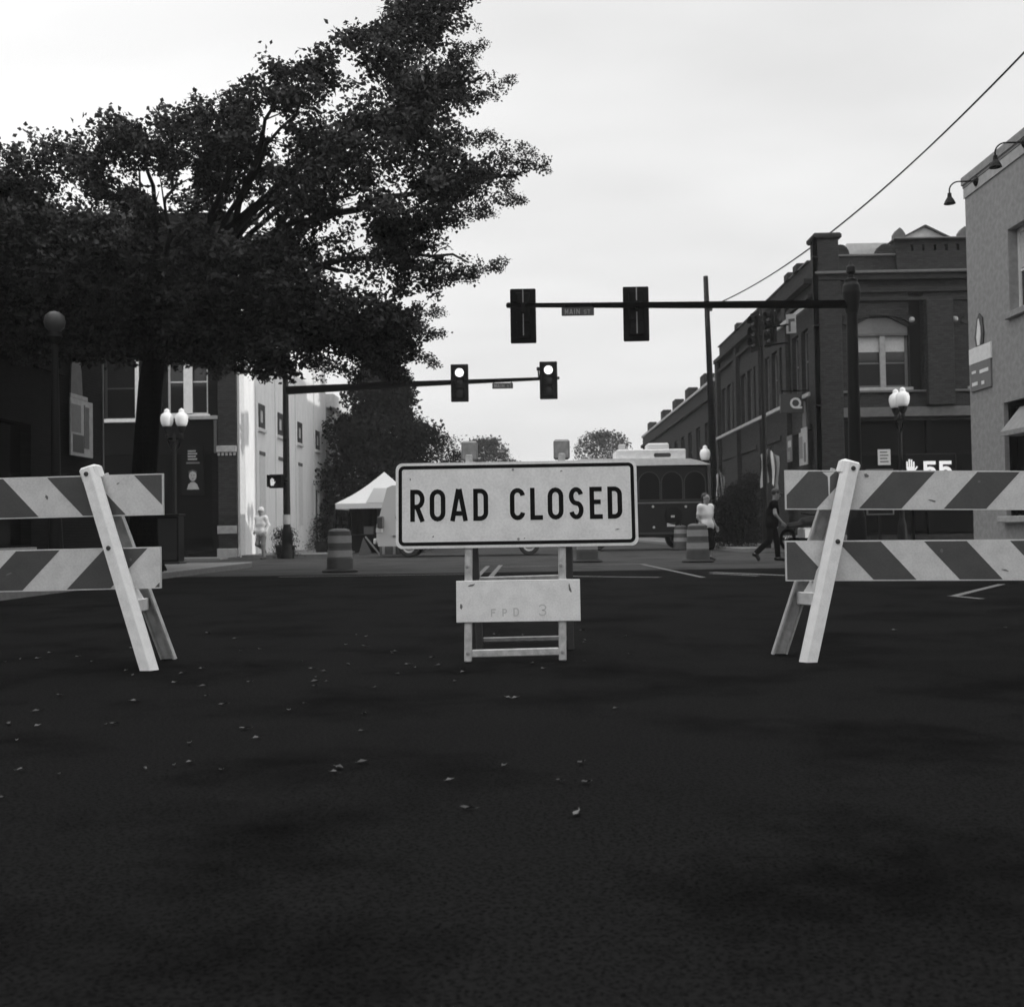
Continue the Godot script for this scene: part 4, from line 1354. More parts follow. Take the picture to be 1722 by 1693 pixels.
	# ragged plumes at the branch ends over the street
	for q in [[-0.2, 9.75, 0.35, 0.8], [0.55, 8.25, 0.1, 0.2], [0.25, 8.5, 0.35, 0.5], [0.05, 7.75, -0.1, -0.4], [-0.35, 6.6, 0.15, -1.0], [-1.2, 6.0, -0.15, 0.3], [-1.6, 4.75, -0.3, 0.8], [-1.8, 4.25, -0.45, 0.2], [-0.5, 9.05, 0.0, -0.3], [-0.75, 11.2, 0.7, -0.6], [-0.85, 10.3, 0.5, 0.5], [-0.6, 7.2, 0.0, 0.6], [-2.4, 4.0, -0.5, -0.5], [-0.7, 12.3, 0.9, 0.2], [-3.2, 3.95, -0.4, 0.4], [-5.2, 4.0, -0.4, 0.2], [-1.7, 5.4, 0.0, -0.4]]:
		var tip := Vector3(q[0], q[1], -22 + q[3])
		var dir := Vector3(1.0, q[2], 0.1).normalized()
		for k in 52:
			var f := k / 51.0
			var w := tip - dir * (f * 2.3) + Vector3(r.randfn(0, 0.05), r.randfn(0, 0.045), r.randfn(0, 0.15)) * (1.0 + f * 3.5)
			grow(cl, sprays, w - org, lerpf(0.4, 0.95, f), r)
	# leafy branchlets fanning out from the fork, with gaps of sky between them
	var fork := Vector3(-7.4, 5.4, -22)
	var plumes := 0
	var tries := 0
	while plumes < 215 and tries < 20000:
		tries += 1
		var p := Vector2(r.randf_range(-17.0, 0.0), r.randf_range(4.0, 12.8))
		var d := inside_dist(outline, p)
		if d < 0.3 or (p.x < -12.5 and r.randf() < 0.4): continue
		var z := r.randf_range(-1, 1) * minf(2.6, 0.2 + 0.8 * d)
		if no.get_noise_3d(p.x, p.y * 1.5, z * 0.6) < 0.0: continue
		plumes += 1
		var c := Vector3(p.x, p.y, -22 + z)
		var dir := ((c - fork).normalized() + Vector3(r.randf_range(-0.3, 0.3), r.randf_range(-0.35, 0.15), r.randf_range(-0.3, 0.3))).normalized()
		var ln := r.randf_range(0.7, 1.15)
		var up := dir.cross(Vector3.BACK).normalized()
		for k in 17:
			var f := r.randf_range(-1, 1)
			var th := 0.17 * sqrt(1.05 - f * f)
			var w := c + dir * f * ln + up * r.randfn(0, 1) * th + Vector3(0, 0, r.randfn(0, 0.3))
			if open.call(w.x, w.y): continue
			if inside_dist(outline, Vector2(w.x, w.y)) < (-0.5 if p.x > -3.0 and p.y < 10.0 else 0.12): continue
			grow(cl, sprays, w - org, r.randf_range(0.6, 1.0), r)
	# the closed upper edge of the crown
	placed = 0
	while placed < 520:
		var f := r.randf()
		var p := Vector2(lerpf(-13.5, -1.6, f), 0)
		p.y = 7.85 + (p.x + 13.5) * 0.27 + maxf(0.0, p.x + 5.0) * 0.32 - absf(r.randfn(0, 0.7))
		var d := inside_dist(outline, p)
		if d < 0.1 or (d > 0.5 and open.call(p.x, p.y)): continue
		grow(cl, sprays, Vector3(p.x, p.y, -22 + r.randf_range(-1, 1) * (0.3 + d)) - org, r.randf_range(0.6, 1.0), r)
		placed += 1
	# closed roof of leaves low on the left
	placed = 0
	tries = 0
	while placed < 1900 and tries < 40000:
		tries += 1
		var p := Vector2(r.randf_range(-17.0, -1.8), r.randf_range(3.9, 9.6))
		var d := inside_dist(outline, p)
		if d < 0.06 or p.y > 7.1 + (p.x + 9.0) * -0.16: continue
		var z := r.randf_range(-1, 1) * minf(4.2, 0.35 + 1.15 * d)
		if no.get_noise_3d(p.x, p.y * 1.7, z) < -0.3: continue
		if (p.x < -11.5 and r.randf() < 0.5) or open.call(p.x, p.y): continue
		grow(cl, sprays, Vector3(p.x, p.y, -22 + z) - org, r.randf_range(0.65, 1.05), r)
		placed += 1
	var crown := build(cl, "crown", M.leaf, t)
	crown.set_meta("kind", "stuff")

func tree(called: String, label: String, at: Vector3, h: float, width: float, n: int, conical: bool, sd: int, m := "leaf_far", leaf := 0.16) -> Node3D:
	var r := RandomNumberGenerator.new()
	r.seed = sd
	var t := thing(called, label, "tree", at)
	var st := mb()
	tube(st, [Vector3(0, -0.1, 0), Vector3(0.05, h * 0.3, 0), Vector3(0, h * 0.65, 0.05)], [h * 0.03, h * 0.022, h * 0.008], 10)
	for k in 7:
		var a := k * 2.4
		var y0 := h * (0.22 + 0.05 * k)
		tube(st, [Vector3(0, y0, 0), Vector3(cos(a), 0.5, sin(a)) * width * 0.25 + Vector3(0, y0, 0)], [h * 0.012, h * 0.004], 6)
	build(st, "trunk", M.bark, t)
	var sprays := []
	for i in 4: sprays.append(leaf_spray(sd * 7 + i, 24, 0.55, leaf))
	var no := FastNoiseLite.new()
	no.seed = sd
	no.frequency = 2.2 / width
	var cl := mb()
	var placed := 0
	var tries := 0
	while placed < n and tries < n * 20:
		tries += 1
		var f := r.randf()
		var y := h * (0.08 + 0.92 * f)
		var rr: float
		if conical: rr = width * 0.5 * pow(1.0 - f, 0.8) * (1.0 + 0.28 * sin(f * 26.0) + r.randf_range(-0.1, 0.12))
		else:
			rr = width * 0.5 * sqrt(maxf(0.0, 1.0 - pow((f - 0.45) / 0.56, 2.0)))
			rr *= 1.0 + 0.22 * sin(f * 9.0 + sd)
		var a := r.randf() * TAU
		var q := sqrt(r.randf())
		var p := Vector3(cos(a) * rr * q, y, sin(a) * rr * q)
		if no.get_noise_3dv(p) < -0.22: continue
		grow(cl, sprays, p, r.randf_range(0.8, 1.4) * width / 7.0, r)
		placed += 1
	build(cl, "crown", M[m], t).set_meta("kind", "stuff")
	return t

func other_trees() -> void:
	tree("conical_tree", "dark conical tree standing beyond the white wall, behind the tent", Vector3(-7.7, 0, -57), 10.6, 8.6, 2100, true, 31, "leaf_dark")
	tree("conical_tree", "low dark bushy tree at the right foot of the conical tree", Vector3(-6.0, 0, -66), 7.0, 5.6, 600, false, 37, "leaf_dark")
	tree("far_tree", "distant round tree above the left end of the closed sign", Vector3(-4.4, 0, -112), 10.2, 9.0, 600, false, 41, "leaf_far", 0.2)
	tree("far_tree", "distant round tree between the closed sign and the brick row", Vector3(9.3, 0, -130), 12.4, 9.0, 600, false, 43, "leaf_far", 0.2)
	tree("far_tree", "small distant tree showing over the tour bus roof", Vector3(12.8, 0, -134), 10.2, 6.0, 350, false, 47, "leaf_far", 0.2)
	# thick shrub against the brick wall
	var r := RandomNumberGenerator.new()
	r.seed = 5
	var t := thing("evergreen_shrub", "tall dark evergreen shrub against the brick wall behind the walking person", "shrub", Vector3(8.1, 0.13, -41.2))
	var st := mb()
	for k in 6: tube(st, [Vector3(0, 0, 0), Vector3(cos(k * 1.1) * 0.3, 1.2, sin(k * 1.1) * 0.3)], [0.04, 0.02], 6)
	build(st, "stem", M.bark, t)
	var sprays := []
	for i in 4: sprays.append(leaf_spray(300 + i, 26, 0.5, 0.1))
	var cl := mb()
	for i in 900:
		var u := r.randf()
		var top := lerpf(1.75, 2.75, clampf((u - 0.1) / 0.8, 0, 1)) + 0.12 * sin(u * 17)
		grow(cl, sprays, Vector3(lerpf(-0.95, 0.62, u), r.randf_range(0.05, top), r.randf_range(-0.9, 0.9)), r.randf_range(0.5, 0.75), r)
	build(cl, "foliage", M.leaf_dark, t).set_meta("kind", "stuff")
	# planted shrub at the foot of the far mast pole and one by the drum
	for q in [["potted_shrub", "dark potted shrub at the foot of the far mast pole", Vector3(-8.62, 0.0, -38.35), 1.0, 0.9], ["potted_shrub", "dark planted tub by the side door beyond the mast pole", Vector3(-8.35, 0.1, -44.0), 1.3, 1.3]]:
		t = thing(q[0], q[1], "planter", q[2])
		st = mb()
		lathe(st, Transform3D(), [Vector2(0, 0), Vector2(0.28, 0), Vector2(0.36, 0.42), Vector2(0.38, 0.45), Vector2(0.33, 0.45), Vector2(0, 0.4)], 14)
		build(st, "tub", M.trim_dark, t)
		cl = mb()
		for i in 150:
			var y := r.randf()
			var rr: float = q[3] * 0.5 * sqrt(1.0 - y * 0.75)
			var a := r.randf() * TAU
			grow(cl, sprays, Vector3(cos(a) * rr * sqrt(r.randf()), 0.12 + y * q[4], sin(a) * rr * sqrt(r.randf())), 0.5, r)
		build(cl, "foliage", M.leaf_dark, t).set_meta("kind", "stuff")

# ---------------------------------------------------------------- street furniture
func glow(parent: Node3D, at: Vector3, energy: float, size: float) -> void:
	var l := OmniLight3D.new()
	l.name = uniq("lamp_light", parent)
	l.light_energy = energy
	l.light_size = size
	l.omni_range = 30.0
	l.omni_attenuation = 2.0
	l.shadow_enabled = true
	l.position = at
	parent.add_child(l, true)

func mast_pole(p: Node3D, h: float, r0: float, r1: float) -> void:
	var st := mb()
	lathe(st, Transform3D(), [Vector2(0, 0), Vector2(r0 * 1.9, 0), Vector2(r0 * 1.9, 0.12), Vector2(r0 * 1.5, 0.3), Vector2(r0 * 1.35, 0.9), Vector2(r0 * 1.05, 1.1), Vector2(r0, 1.15), Vector2(r1, h)], 12)
	build(st, "pole", M.black_metal, p)
	st = mb()
	lathe(st, Transform3D(Basis(), Vector3(0, h, 0)), [Vector2(0, -0.01), Vector2(r1 * 1.25, 0), Vector2(r1 * 1.25, 0.06), Vector2(r1 * 0.6, 0.1), Vector2(r1 * 0.5, 0.18), Vector2(r1 * 0.85, 0.24), Vector2(r1 * 0.8, 0.36), Vector2(r1 * 0.4, 0.42), Vector2(r1 * 0.16, 0.5), Vector2(0, 0.52)], 12)
	build(st, "finial", M.black_metal, p)

func signal_head(label: String, at: Vector3, turn: float, lit: bool, group: String) -> Node3D:
	# lenses face local +z; the arm passes behind
	var s := thing("traffic_signal", label, "traffic light", at, turn, group)
	var I := Transform3D()
	var st := mb()
	prism(st, I, round_rect(Vector2(-0.31, -0.66), Vector2(0.31, 0.66), 0.03), -0.012, 0.012)
	build(st, "backplate", M.signal_black, s)
	for k in 3:
		var y := 0.36 - k * 0.36
		st = mb()
		cbox(st, I, Vector3(-0.175, y - 0.177, -0.17), Vector3(0.175, y + 0.177, 0.06), 0.025)
		var h := build(st, "lamp_housing", M.signal_black, s)
		st = mb()
		lathe(st, Transform3D(Basis(Vector3.RIGHT, PI / 2), Vector3(0, y, 0.061)), [Vector2(0.152, 0), Vector2(0.15, 0.008), Vector2(0.1, 0.022), Vector2(0, 0.03)], 20, true)
		build(st, "lens", M.lens_lit if (lit and k == 0) else M.lens_dark, h)
		st = mb()
		ribbon(st, I, arc(Vector2(0, y), 0.165, 0.165, -25, 205, 14), 0.008, 0.061, 0.2)
		build(st, "visor", M.signal_black, h)
	st = mb()
	for q in [[0.27, 0.6], [-0.5, 0.02]]:
		box(st, I, Vector3(-0.012, q[0], -0.19), Vector3(0.012, q[1], -0.171))
	build(st, "bracket_strip", M.bracket_pale, s)
	st = mb()
	box(st, I, Vector3(-0.05, 0.06, -0.34), Vector3(0.05, 0.26, -0.191))
	build(st, "arm_clamp", M.signal_black, s)
	if lit: glow(s, Vector3(0, 0.36, 0.24), 0.02, 0.12)
	return s

func street_name(label: String, at: Vector3, w: float, h: float, group := "") -> Node3D:
	var s := thing("street_name_sign", label, "street sign", at)
	var st := mb()
	prism(st, Transform3D(), round_rect(Vector2(-w / 2, -h / 2), Vector2(w / 2, h / 2), 0.015), -0.008, 0.008)
	build(st, "plate", M.street_sign, s)
	st = mb()
	var x := -w * 0.4
	var lh := h * 0.62
	for c in "MAIN":
		var lw := lh * (0.28 if c == "I" else 0.66)
		letter(st, Transform3D(), c, Vector2(x, -lh / 2), lw, lh, lh * 0.15, 0.008, 0.0095)
		x += lw + lh * 0.2
	x += lh * 0.55
	for c in "ST":
		letter(st, Transform3D(), c, Vector2(x, -lh / 2), lh * 0.55, lh * 0.8, lh * 0.11, 0.008, 0.0095)
		x += lh * 0.72
	build(st, "lettering", M.street_letters, s)
	st = mb()
	for q in [-0.42, 0.42]:
		box(st, Transform3D(), Vector3(q * w - 0.015, h / 2, -0.012), Vector3(q * w + 0.015, h / 2 + 0.09, 0.012))
	build(st, "hanger", M.black_metal, s)
	return s

func mast_arms() -> void:
	# near right mast: its two heads face away, towards traffic coming up the street
	var p := thing("mast_arm_pole", "tall black mast arm pole with finial before the brick building at right", "signal mast", Vector3(7.79, 0.13, -25.7))
	mast_pole(p, 6.5, 0.16, 0.125)
	var st := mb()
	lathe(st, Transform3D(Basis(), Vector3(0, 5.75, 0)), [Vector2(0.0, 0), Vector2(0.14, 0), Vector2(0.19, 0.25), Vector2(0.22, 0.5), Vector2(0.2, 0.66), Vector2(0.13, 0.78), Vector2(0, 0.78)], 12)
	build(st, "arm_collar", M.black_metal, p)
	st = mb()
	tube(st, [Vector3(-0.1, 5.98, 0), Vector3(-4, 6.03, 0), Vector3(-8.14, 6.1, 0)], [0.1, 0.08, 0.05], 12)
	build(st, "arm", M.black_metal, p)
	st = mb()
	lathe(st, frame_at(Vector3(-8.14, 6.1, 0), Vector3(-1, 0, 0)), [Vector2(0.06, -0.03), Vector2(0.07, 0), Vector2(0.06, 0.06), Vector2(0, 0.08)], 12)
	build(st, "arm_cap", M.black_metal, p)
	var g := "traffic signals over the near side of the crossing"
	signal_head("left traffic signal seen from behind on the near mast arm", Vector3(-0.02, 6.02, -25.98), PI, false, g)
	signal_head("traffic signal seen from behind nearer the pole on the near mast arm", Vector3(2.7, 6.02, -25.98), PI, false, g)
	street_name("dark street name sign between the two signals on the near mast arm", Vector3(1.28, 6.03, -25.6), 0.77, 0.2)
	# far left mast with lit heads facing the viewer
	p = thing("mast_arm_pole", "black mast arm pole before the white wall, with paper band low down", "signal mast", Vector3(-8.47, 0.0, -38.0))
	mast_pole(p, 6.35, 0.13, 0.1)
	st = mb()
	tube(st, [Vector3(0.08, 5.93, 0), Vector3(4.6, 6.08, 0), Vector3(9.68, 6.2, 0)], [0.15, 0.105, 0.05], 12)
	build(st, "arm", M.black_metal, p)
	st = mb()
	tube(st, [Vector3(-0.08, 6.45, 0.1), Vector3(-1.9, 6.5, 1.6)], [0.07, 0.045], 10)
	build(st, "short_arm", M.black_metal, p)
	st = mb()
	lathe(st, Transform3D(Basis(), Vector3(0, 1.2, 0)), [Vector2(0.128, 0), Vector2(0.146, 0), Vector2(0.144, 0.34), Vector2(0.127, 0.34)], 12)
	build(st, "paper_band", M.stone, p)
	st = mb()
	tube(st, [Vector3(8.96, 6.2, 0), Vector3(8.94, 6.52, 0)], [0.03, 0.03], 8)
	cbox(st, Transform3D(), Vector3(8.88, 6.48, -0.1), Vector3(9.0, 6.58, 0.14), 0.02)
	build(st, "sensor", M.black_metal, p)
	g = "lit traffic signals over the far side of the crossing"
	signal_head("lit traffic signal nearer its pole on the far mast arm", Vector3(-2.29, 6.04, -37.7), 0.0, true, g)
	signal_head("lit traffic signal at the tip of the far mast arm", Vector3(0.82, 6.08, -37.7), 0.0, true, g)
	street_name("small dark street name sign between the lit signals on the far arm", Vector3(-0.79, 5.94, -37.86), 0.73, 0.2)
	# side mounted heads on the far right corner
	p = thing("signal_pole", "thin dark signal pole against the brick side wall", "signal mast", Vector3(8.05, 0.13, -36.6))
	mast_pole(p, 7.6, 0.085, 0.065)
	st = mb()
	for y in [6.75, 7.35]:
		tube(st, [Vector3(-0.42, y, 0), Vector3(0.9, y + 0.2, 0)], [0.03, 0.03], 8)
	build(st, "cross_bracket", M.black_metal, p)
	g = "side mounted signals on the thin pole"
	signal_head("lower left side mounted signal on the thin pole by the brick wall", Vector3(7.75, 7.4, -36.3), -PI * 0.42, false, g)
	signal_head("upper right side mounted signal on the thin pole by the brick wall", Vector3(8.4, 7.65, -36.9), -PI * 0.42, false, g)
	var w := thing("white_plate", "white plate beside the side mounted signals", "sign", Vector3(9.15, 7.75, -37.0), -0.5)  # pale plate with two dark bars
	fbox(w, "plate", "stone", Transform3D(), Vector3(-0.18, -0.3, 0), Vector3(0.16, 0.36, 0.012), 0.004)
	fbox(w, "dark_bar", "ink", Transform3D(), Vector3(-0.1, -0.24, 0.0125), Vector3(-0.02, 0.2, 0.014))
	fbox(w, "dark_bar", "ink", Transform3D(), Vector3(-0.02, 0.1, 0.0125), Vector3(0.12, 0.2, 0.014))
	fbox(w, "hanger", "black_metal", Transform3D(), Vector3(-0.55, -0.02, -0.02), Vector3(0.0, 0.02, -0.001))
	# pedestrian signals
	p = thing("pedestrian_signal", "black pedestrian signal with raised hand on the far mast pole", "pedestrian signal", Vector3(-8.82, 2.72, -37.82), -0.12)
	ped_box(p, 0.27, 0.24)
	hand_sign(p, Vector2(-0.15, -0.13), 0.25, 0.02)
	p = thing("pedestrian_signal", "pedestrian countdown signal showing a hand and 55 beside the twin lamp post", "pedestrian signal", Vector3(13.4, 2.68, -36.0), 0.0)
	var st2 := mb()
	cbox(st2, Transform3D(), Vector3(-0.86, -0.4, -0.2), Vector3(0.86, 0.52, 0.0), 0.04)
	build(st2, "housing", M.signal_black, p)
	hand_sign(p, Vector2(-0.74, -0.14), 0.5, 0.012)
	st = mb()
	for k in 2:
		for s in glyph("5", 0.42, 0.62, 0.115):
			var pts := []
			for q in s[0]: pts.append(q + Vector2(-0.24 + k * 0.52, -0.36))
			ribbon(st, Transform3D(), pts, 0.115, 0.001, 0.012)
	build(st, "digits", M.led, p)
	st = mb()
	tube(st, [Vector3(-0.6, -2.55, -0.1), Vector3(-0.6, -0.38, -0.1)], [0.06, 0.05], 10)
	build(st, "post", M.black_metal, p)
	glow(p, Vector3(0.2, 0, 0.25), 0.02, 0.2)

func ped_box(p: Node3D, hw: float, hh: float) -> void:
	var st := mb()
	cbox(st, Transform3D(), Vector3(-hw, -hh, -0.2), Vector3(hw, hh, 0.0), 0.05)
	build(st, "housing", M.signal_black, p)
	st = mb()
	ribbon(st, Transform3D(), [Vector2(-hw + 0.02, -hh + 0.04), Vector2(-hw + 0.02, hh - 0.03), Vector2(hw - 0.02, hh - 0.03), Vector2(hw - 0.02, -hh + 0.04)], 0.014, 0.001, 0.16)
	build(st, "visor", M.signal_black, p)
	st = mb()
	tube(st, [Vector3(hw - 0.02, 0, -0.1), Vector3(hw + 0.12, 0, -0.14)], [0.04, 0.04], 8)
	build(st, "bracket", M.black_metal, p)

func hand_sign(p: Node3D, at: Vector2, h: float, z: float) -> void:
	# the raised hand symbol: palm and four fingers with a thumb
	var st := mb()
	var F := Transform3D(Basis(), Vector3(at.x, at.y, 0))
	prism(st, F, PackedVector2Array([Vector2(-0.06 * h, -0.1 * h), Vector2(0.34 * h, -0.1 * h), Vector2(0.42 * h, 0.45 * h), Vector2(-0.14 * h, 0.45 * h)]), 0.001, z)
	for k in 4:
		var x := (-0.08 + k * 0.145) * h
		ribbon(st, F, [Vector2(x, 0.45 * h), Vector2(x, ([0.8, 0.95, 0.92, 0.78][k]) * h)], 0.1 * h, 0.001, z)
	ribbon(st, F, [Vector2(0.36 * h, 0.12 * h), Vector2(0.58 * h, 0.46 * h)], 0.1 * h, 0.001, z - 0.001)
	build(st, "hand_symbol", M.led, p)

func acorn(st: SurfaceTool, at: Vector3, s: float) -> void:
	lathe(st, Transform3D(Basis(), at), [Vector2(0.0, 0), Vector2(0.14, 0.0), Vector2(0.19, 0.08), Vector2(0.22, 0.2), Vector2(0.225, 0.32), Vector2(0.19, 0.43), Vector2(0.11, 0.49), Vector2(0.09, 0.52), Vector2(0.1, 0.56), Vector2(0.07, 0.61), Vector2(0, 0.65)].map(func(q): return q * s), 18, true)

func lamp_post(label: String, at: Vector3, gap: float, h: float, turn: float) -> Node3D:
	var p := thing("street_lamp", label, "street lamp", at, turn)
	var st := mb()
	lathe(st, Transform3D(), [Vector2(0, 0), Vector2(0.24, 0), Vector2(0.24, 0.1), Vector2(0.17, 0.2), Vector2(0.14, 0.7), Vector2(0.1, 0.85), Vector2(0.075, 0.95), Vector2(0.06, h - 0.5)], 12)
	build(st, "post", M.black_metal, p)
	var xs := [-gap / 2, gap / 2] if gap > 0 else [0.0]
	st = mb()
	if gap > 0:
		tube(st, [Vector3(-gap / 2, h - 0.42, 0), Vector3(gap / 2, h - 0.42, 0)], [0.035, 0.035], 8)
		for s in [-1, 1]:
			tube(st, [Vector3(0, h - 0.9, 0), Vector3(s * gap * 0.3, h - 0.7, 0), Vector3(s * gap * 0.48, h - 0.44, 0)], [0.025, 0.022, 0.02], 6)
		lathe(st, Transform3D(Basis(), Vector3(0, h - 0.6, 0)), [Vector2(0.06, 0), Vector2(0.1, 0.08), Vector2(0.06, 0.2), Vector2(0.02, 0.4), Vector2(0, 0.42)], 10)
	for x in xs:
		lathe(st, Transform3D(Basis(), Vector3(x, h - 0.44, 0)), [Vector2(0.05, 0), Vector2(0.075, 0.1), Vector2(0.06, 0.2), Vector2(0.13, 0.34), Vector2(0.155, 0.44), Vector2(0.0, 0.44)], 12)
	build(st, "crossbar" if gap > 0 else "capital", M.black_metal, p)
	for x in xs:
		st = mb()
		acorn(st, Vector3(x, h, 0), 1.0)
		build(st, "globe", M.globe_glass, p)
		glow(p, Vector3(x, h + 0.3, 0), 0.03, 0.15)
	return p

func lamps() -> void:
	lamp_post("twin globe street lamp before the arched window of the brick building", Vector3(12.55, 0.13, -36.4), 0.5, 4.66, -1.45)
	lamp_post("twin globe street lamp before the dark shop front at left", Vector3(-12.43, 0.06, -38.0), 0.52, 4.66, 0.0)
	lamp_post("single globe street lamp beside the utility pole", Vector3(7.6, 0.13, -46.0), 0.0, 3.58, 0.0)
	# big globe on a stout post, dark under the tree
	var p := thing("globe_lamp", "unlit round globe lamp on a stout dark post under the big tree", "street lamp", Vector3(-7.72, 0.13, -17.6))
	var st := mb()
	lathe(st, Transform3D(), [Vector2(0, 0), Vector2(0.19, 0), Vector2(0.19, 0.14), Vector2(0.13, 0.25), Vector2(0.1, 0.9), Vector2(0.09, 1.1), Vector2(0.05, 3.9), Vector2(0.12, 4.02), Vector2(0.1, 4.1), Vector2(0, 4.1)], 14)
	build(st, "post", M.black_metal, p)
	st = mb()
	lathe(st, Transform3D(Basis(), Vector3(0, 4.1, 0)), [Vector2(0.08, 0), Vector2(0.15, 0.08), Vector2(0.17, 0.17), Vector2(0.15, 0.27), Vector2(0.08, 0.33), Vector2(0, 0.35)], 20, true)
	build(st, "globe", M.globe_dim, p)

func wall_signs() -> void:
	# two tall pointed boards of the same pattern, one each side of the street
	for k in 2:
		var L := k == 0
		var s := thing("pointed_board", "tall pale board with rounded pointed top on the dark left wall" if L else "tall pale board with rounded pointed top on the brick wall below the ring sign", "sign", Vector3(-10.66, 2.76, -24.75) if L else Vector3(10.25, 3.05, -39.9))
		var F := facade(Vector3.ZERO, Vector3.FORWARD if L else Vector3.BACK)
		F.origin = F.basis.z * (0.12 if L else 0.22)
		var sx := 1.0 if L else 1.1
		var st := mb()
		var tower := PackedVector2Array([Vector2(0.05, 1.4), Vector2(0.72, 1.4), Vector2(0.66, 2.0), Vector2(0.5, 2.5), Vector2(0.36, 2.56), Vector2(0.2, 2.45), Vector2(0.09, 2.0)])
		if not L:
			for i in tower.size(): tower[i] = Vector2(1.3 - tower[i].x * 0.8, tower[i].y * 0.9)
		prism(st, F, tower, 0.0, 0.03)
		build(st, "pointed_top", M.stone_dull, s)
		fbox(s, "board", "stone", F, Vector3(0.02, 0.0, -0.002) if L else Vector3(0.2, 0.0, -0.002), Vector3(1.3, 1.34, 0.034) if L else Vector3(1.32, 1.2, 0.034), 0.006)
		fbox(s, "shoulder", "stone", F, Vector3(0.04, 1.342, -0.002) if L else Vector3(0.5, 1.202, -0.002), Vector3(1.0, 1.44, 0.036) if L else Vector3(1.32, 1.34, 0.036), 0.006)
		if L:
			fbox(s, "dark_panel", "trim_grey", F, Vector3(0.06, 0.55, 0.0345), Vector3(0.6, 1.2, 0.038))
			fbox(s, "dark_panel", "trim_dark", F, Vector3(0.14, 0.08, 0.0345), Vector3(0.76, 0.5, 0.038))
			fbox(s, "slot", "trim_dark", F, Vector3(0.78, 0.2, 0.0345), Vector3(0.84, 1.24, 0.038))
			fbox(s, "grey_strip", "stone_dull", F, Vector3(0.86, 0.2, 0.0345), Vector3(1.08, 1.2, 0.036))
		else:
			fbox(s, "dark_panel", "trim_grey", F, Vector3(0.24, 0.25, 0.0345), Vector3(0.72, 1.05, 0.038))
			fbox(s, "grey_strip", "stone_dull", F, Vector3(0.86, 0.1, 0.0345), Vector3(1.16, 0.8, 0.036))
			var q := thing("small_notice", "small mottled notice left of the pointed board on the brick wall", "sign", Vector3(10.25, 3.3, -41.2))
			fbox(q, "board", "stone_dull", F, Vector3(-0.4, 0, 0), Vector3(0.4, 1.0, 0.025), 0.004)
			fbox(q, "print_block", "trim_grey", F, Vector3(-0.3, 0.1, 0.026), Vector3(0.1, 0.4, 0.028))
			fbox(q, "print_block", "stone", F, Vector3(-0.2, 0.55, 0.026), Vector3(0.3, 0.8, 0.028))
	# projecting sign with a ring shaped Q
	var Q := thing("ring_sign", "dark projecting sign with a pale letter Q on the brick corner", "sign", Vector3(9.72, 5.28, -39.0))
	fbox(Q, "panel", "street_sign", Transform3D(), Vector3(-0.55, -0.35, -0.04), Vector3(0.42, 0.34, 0.04), 0.01)
	var st := mb()
	letter(st, Transform3D(), "Q", Vector2(-0.2, -0.2), 0.4, 0.4, 0.075, 0.0405, 0.052)
	build(st, "letter", M.sign_face, Q)
	st = mb()
	tube(st, [Vector3(-0.5, 0.45, 0), Vector3(0.5, 0.45, 0)], [0.025, 0.025], 8)
	for x in [-0.45, 0.35]: tube(st, [Vector3(x, 0.33, 0), Vector3(x, 0.46, 0)], [0.012, 0.012], 6)
	build(st, "hanger", M.black_metal, Q)

func utility() -> void:
	var p := thing("utility_pole", "leaning wooden utility pole beyond the brick building's end", "utility pole", Vector3(8.72, 0.1, -50.0))
	var st := mb()
	tube(st, [Vector3(0, 0, 0), Vector3(-0.11, 5.0, 0), Vector3(-0.27, 12.4, 0)], [0.17, 0.15, 0.11], 12)
	build(st, "shaft", M.pole_wood, p)
	st = mb()
	lathe(st, Transform3D(Basis(), Vector3(-0.08, 10.75, 0.05)), [Vector2(0, 0), Vector2(0.08, 0.02), Vector2(0.1, 0.15), Vector2(0.06, 0.3), Vector2(0, 0.32)], 10)
	tube(st, [Vector3(-0.24, 11.0, 0), Vector3(-0.08, 11.02, 0.05)], [0.03, 0.03], 6)
	build(st, "insulator", M.trim_dark, p)
	# overhead cable rising over the brick corner to beyond the frame
	var w := thing("overhead_cable", "single dark overhead cable sloping down across the sky to the utility pole", "cable", Vector3(8.6, 11.05, -49.9))
	var pts := []
	var rad := []
	for i in 41:
		var t := i / 40.0
		var d := lerpf(49.9, 22.0, t)
		var x := 8.6 + (49.9 - d) * 0.2155
		# parabola through the pole, the corner pillar and the upper right of the frame
		var s := (49.9 - d)
		var y := 11.05 - 0.055 * s + 0.00715 * s * s
		pts.append(Vector3(x - 8.6, y - 11.05, -d + 49.9))
		rad.append(0.028)
	st = mb()
	tube(st, pts, rad, 6)
	build(st, "strand", M.wire, w)

func wheel(parent: Node, at: Vector3, r: float, w: float, axis := Vector3.BACK) -> void:
	var F := frame_at(at, axis)
	var st := mb()
	lathe(st, F, [Vector2(r * 0.6, -w * 0.45), Vector2(r * 0.9, -w * 0.5), Vector2(r, -w * 0.35), Vector2(r, w * 0.35), Vector2(r * 0.9, w * 0.5), Vector2(r * 0.6, w * 0.45)], 24)
	var o := build(st, "wheel", M.rubber, parent)
	st = mb()
	lathe(st, F, [Vector2(0, -w * 0.3), Vector2(r * 0.6, -w * 0.4), Vector2(r * 0.62, 0), Vector2(r * 0.6, w * 0.42), Vector2(r * 0.45, w * 0.3), Vector2(r * 0.2, w * 0.36), Vector2(0, w * 0.38)], 20)
	build(st, "rim", M.galvanised, o)

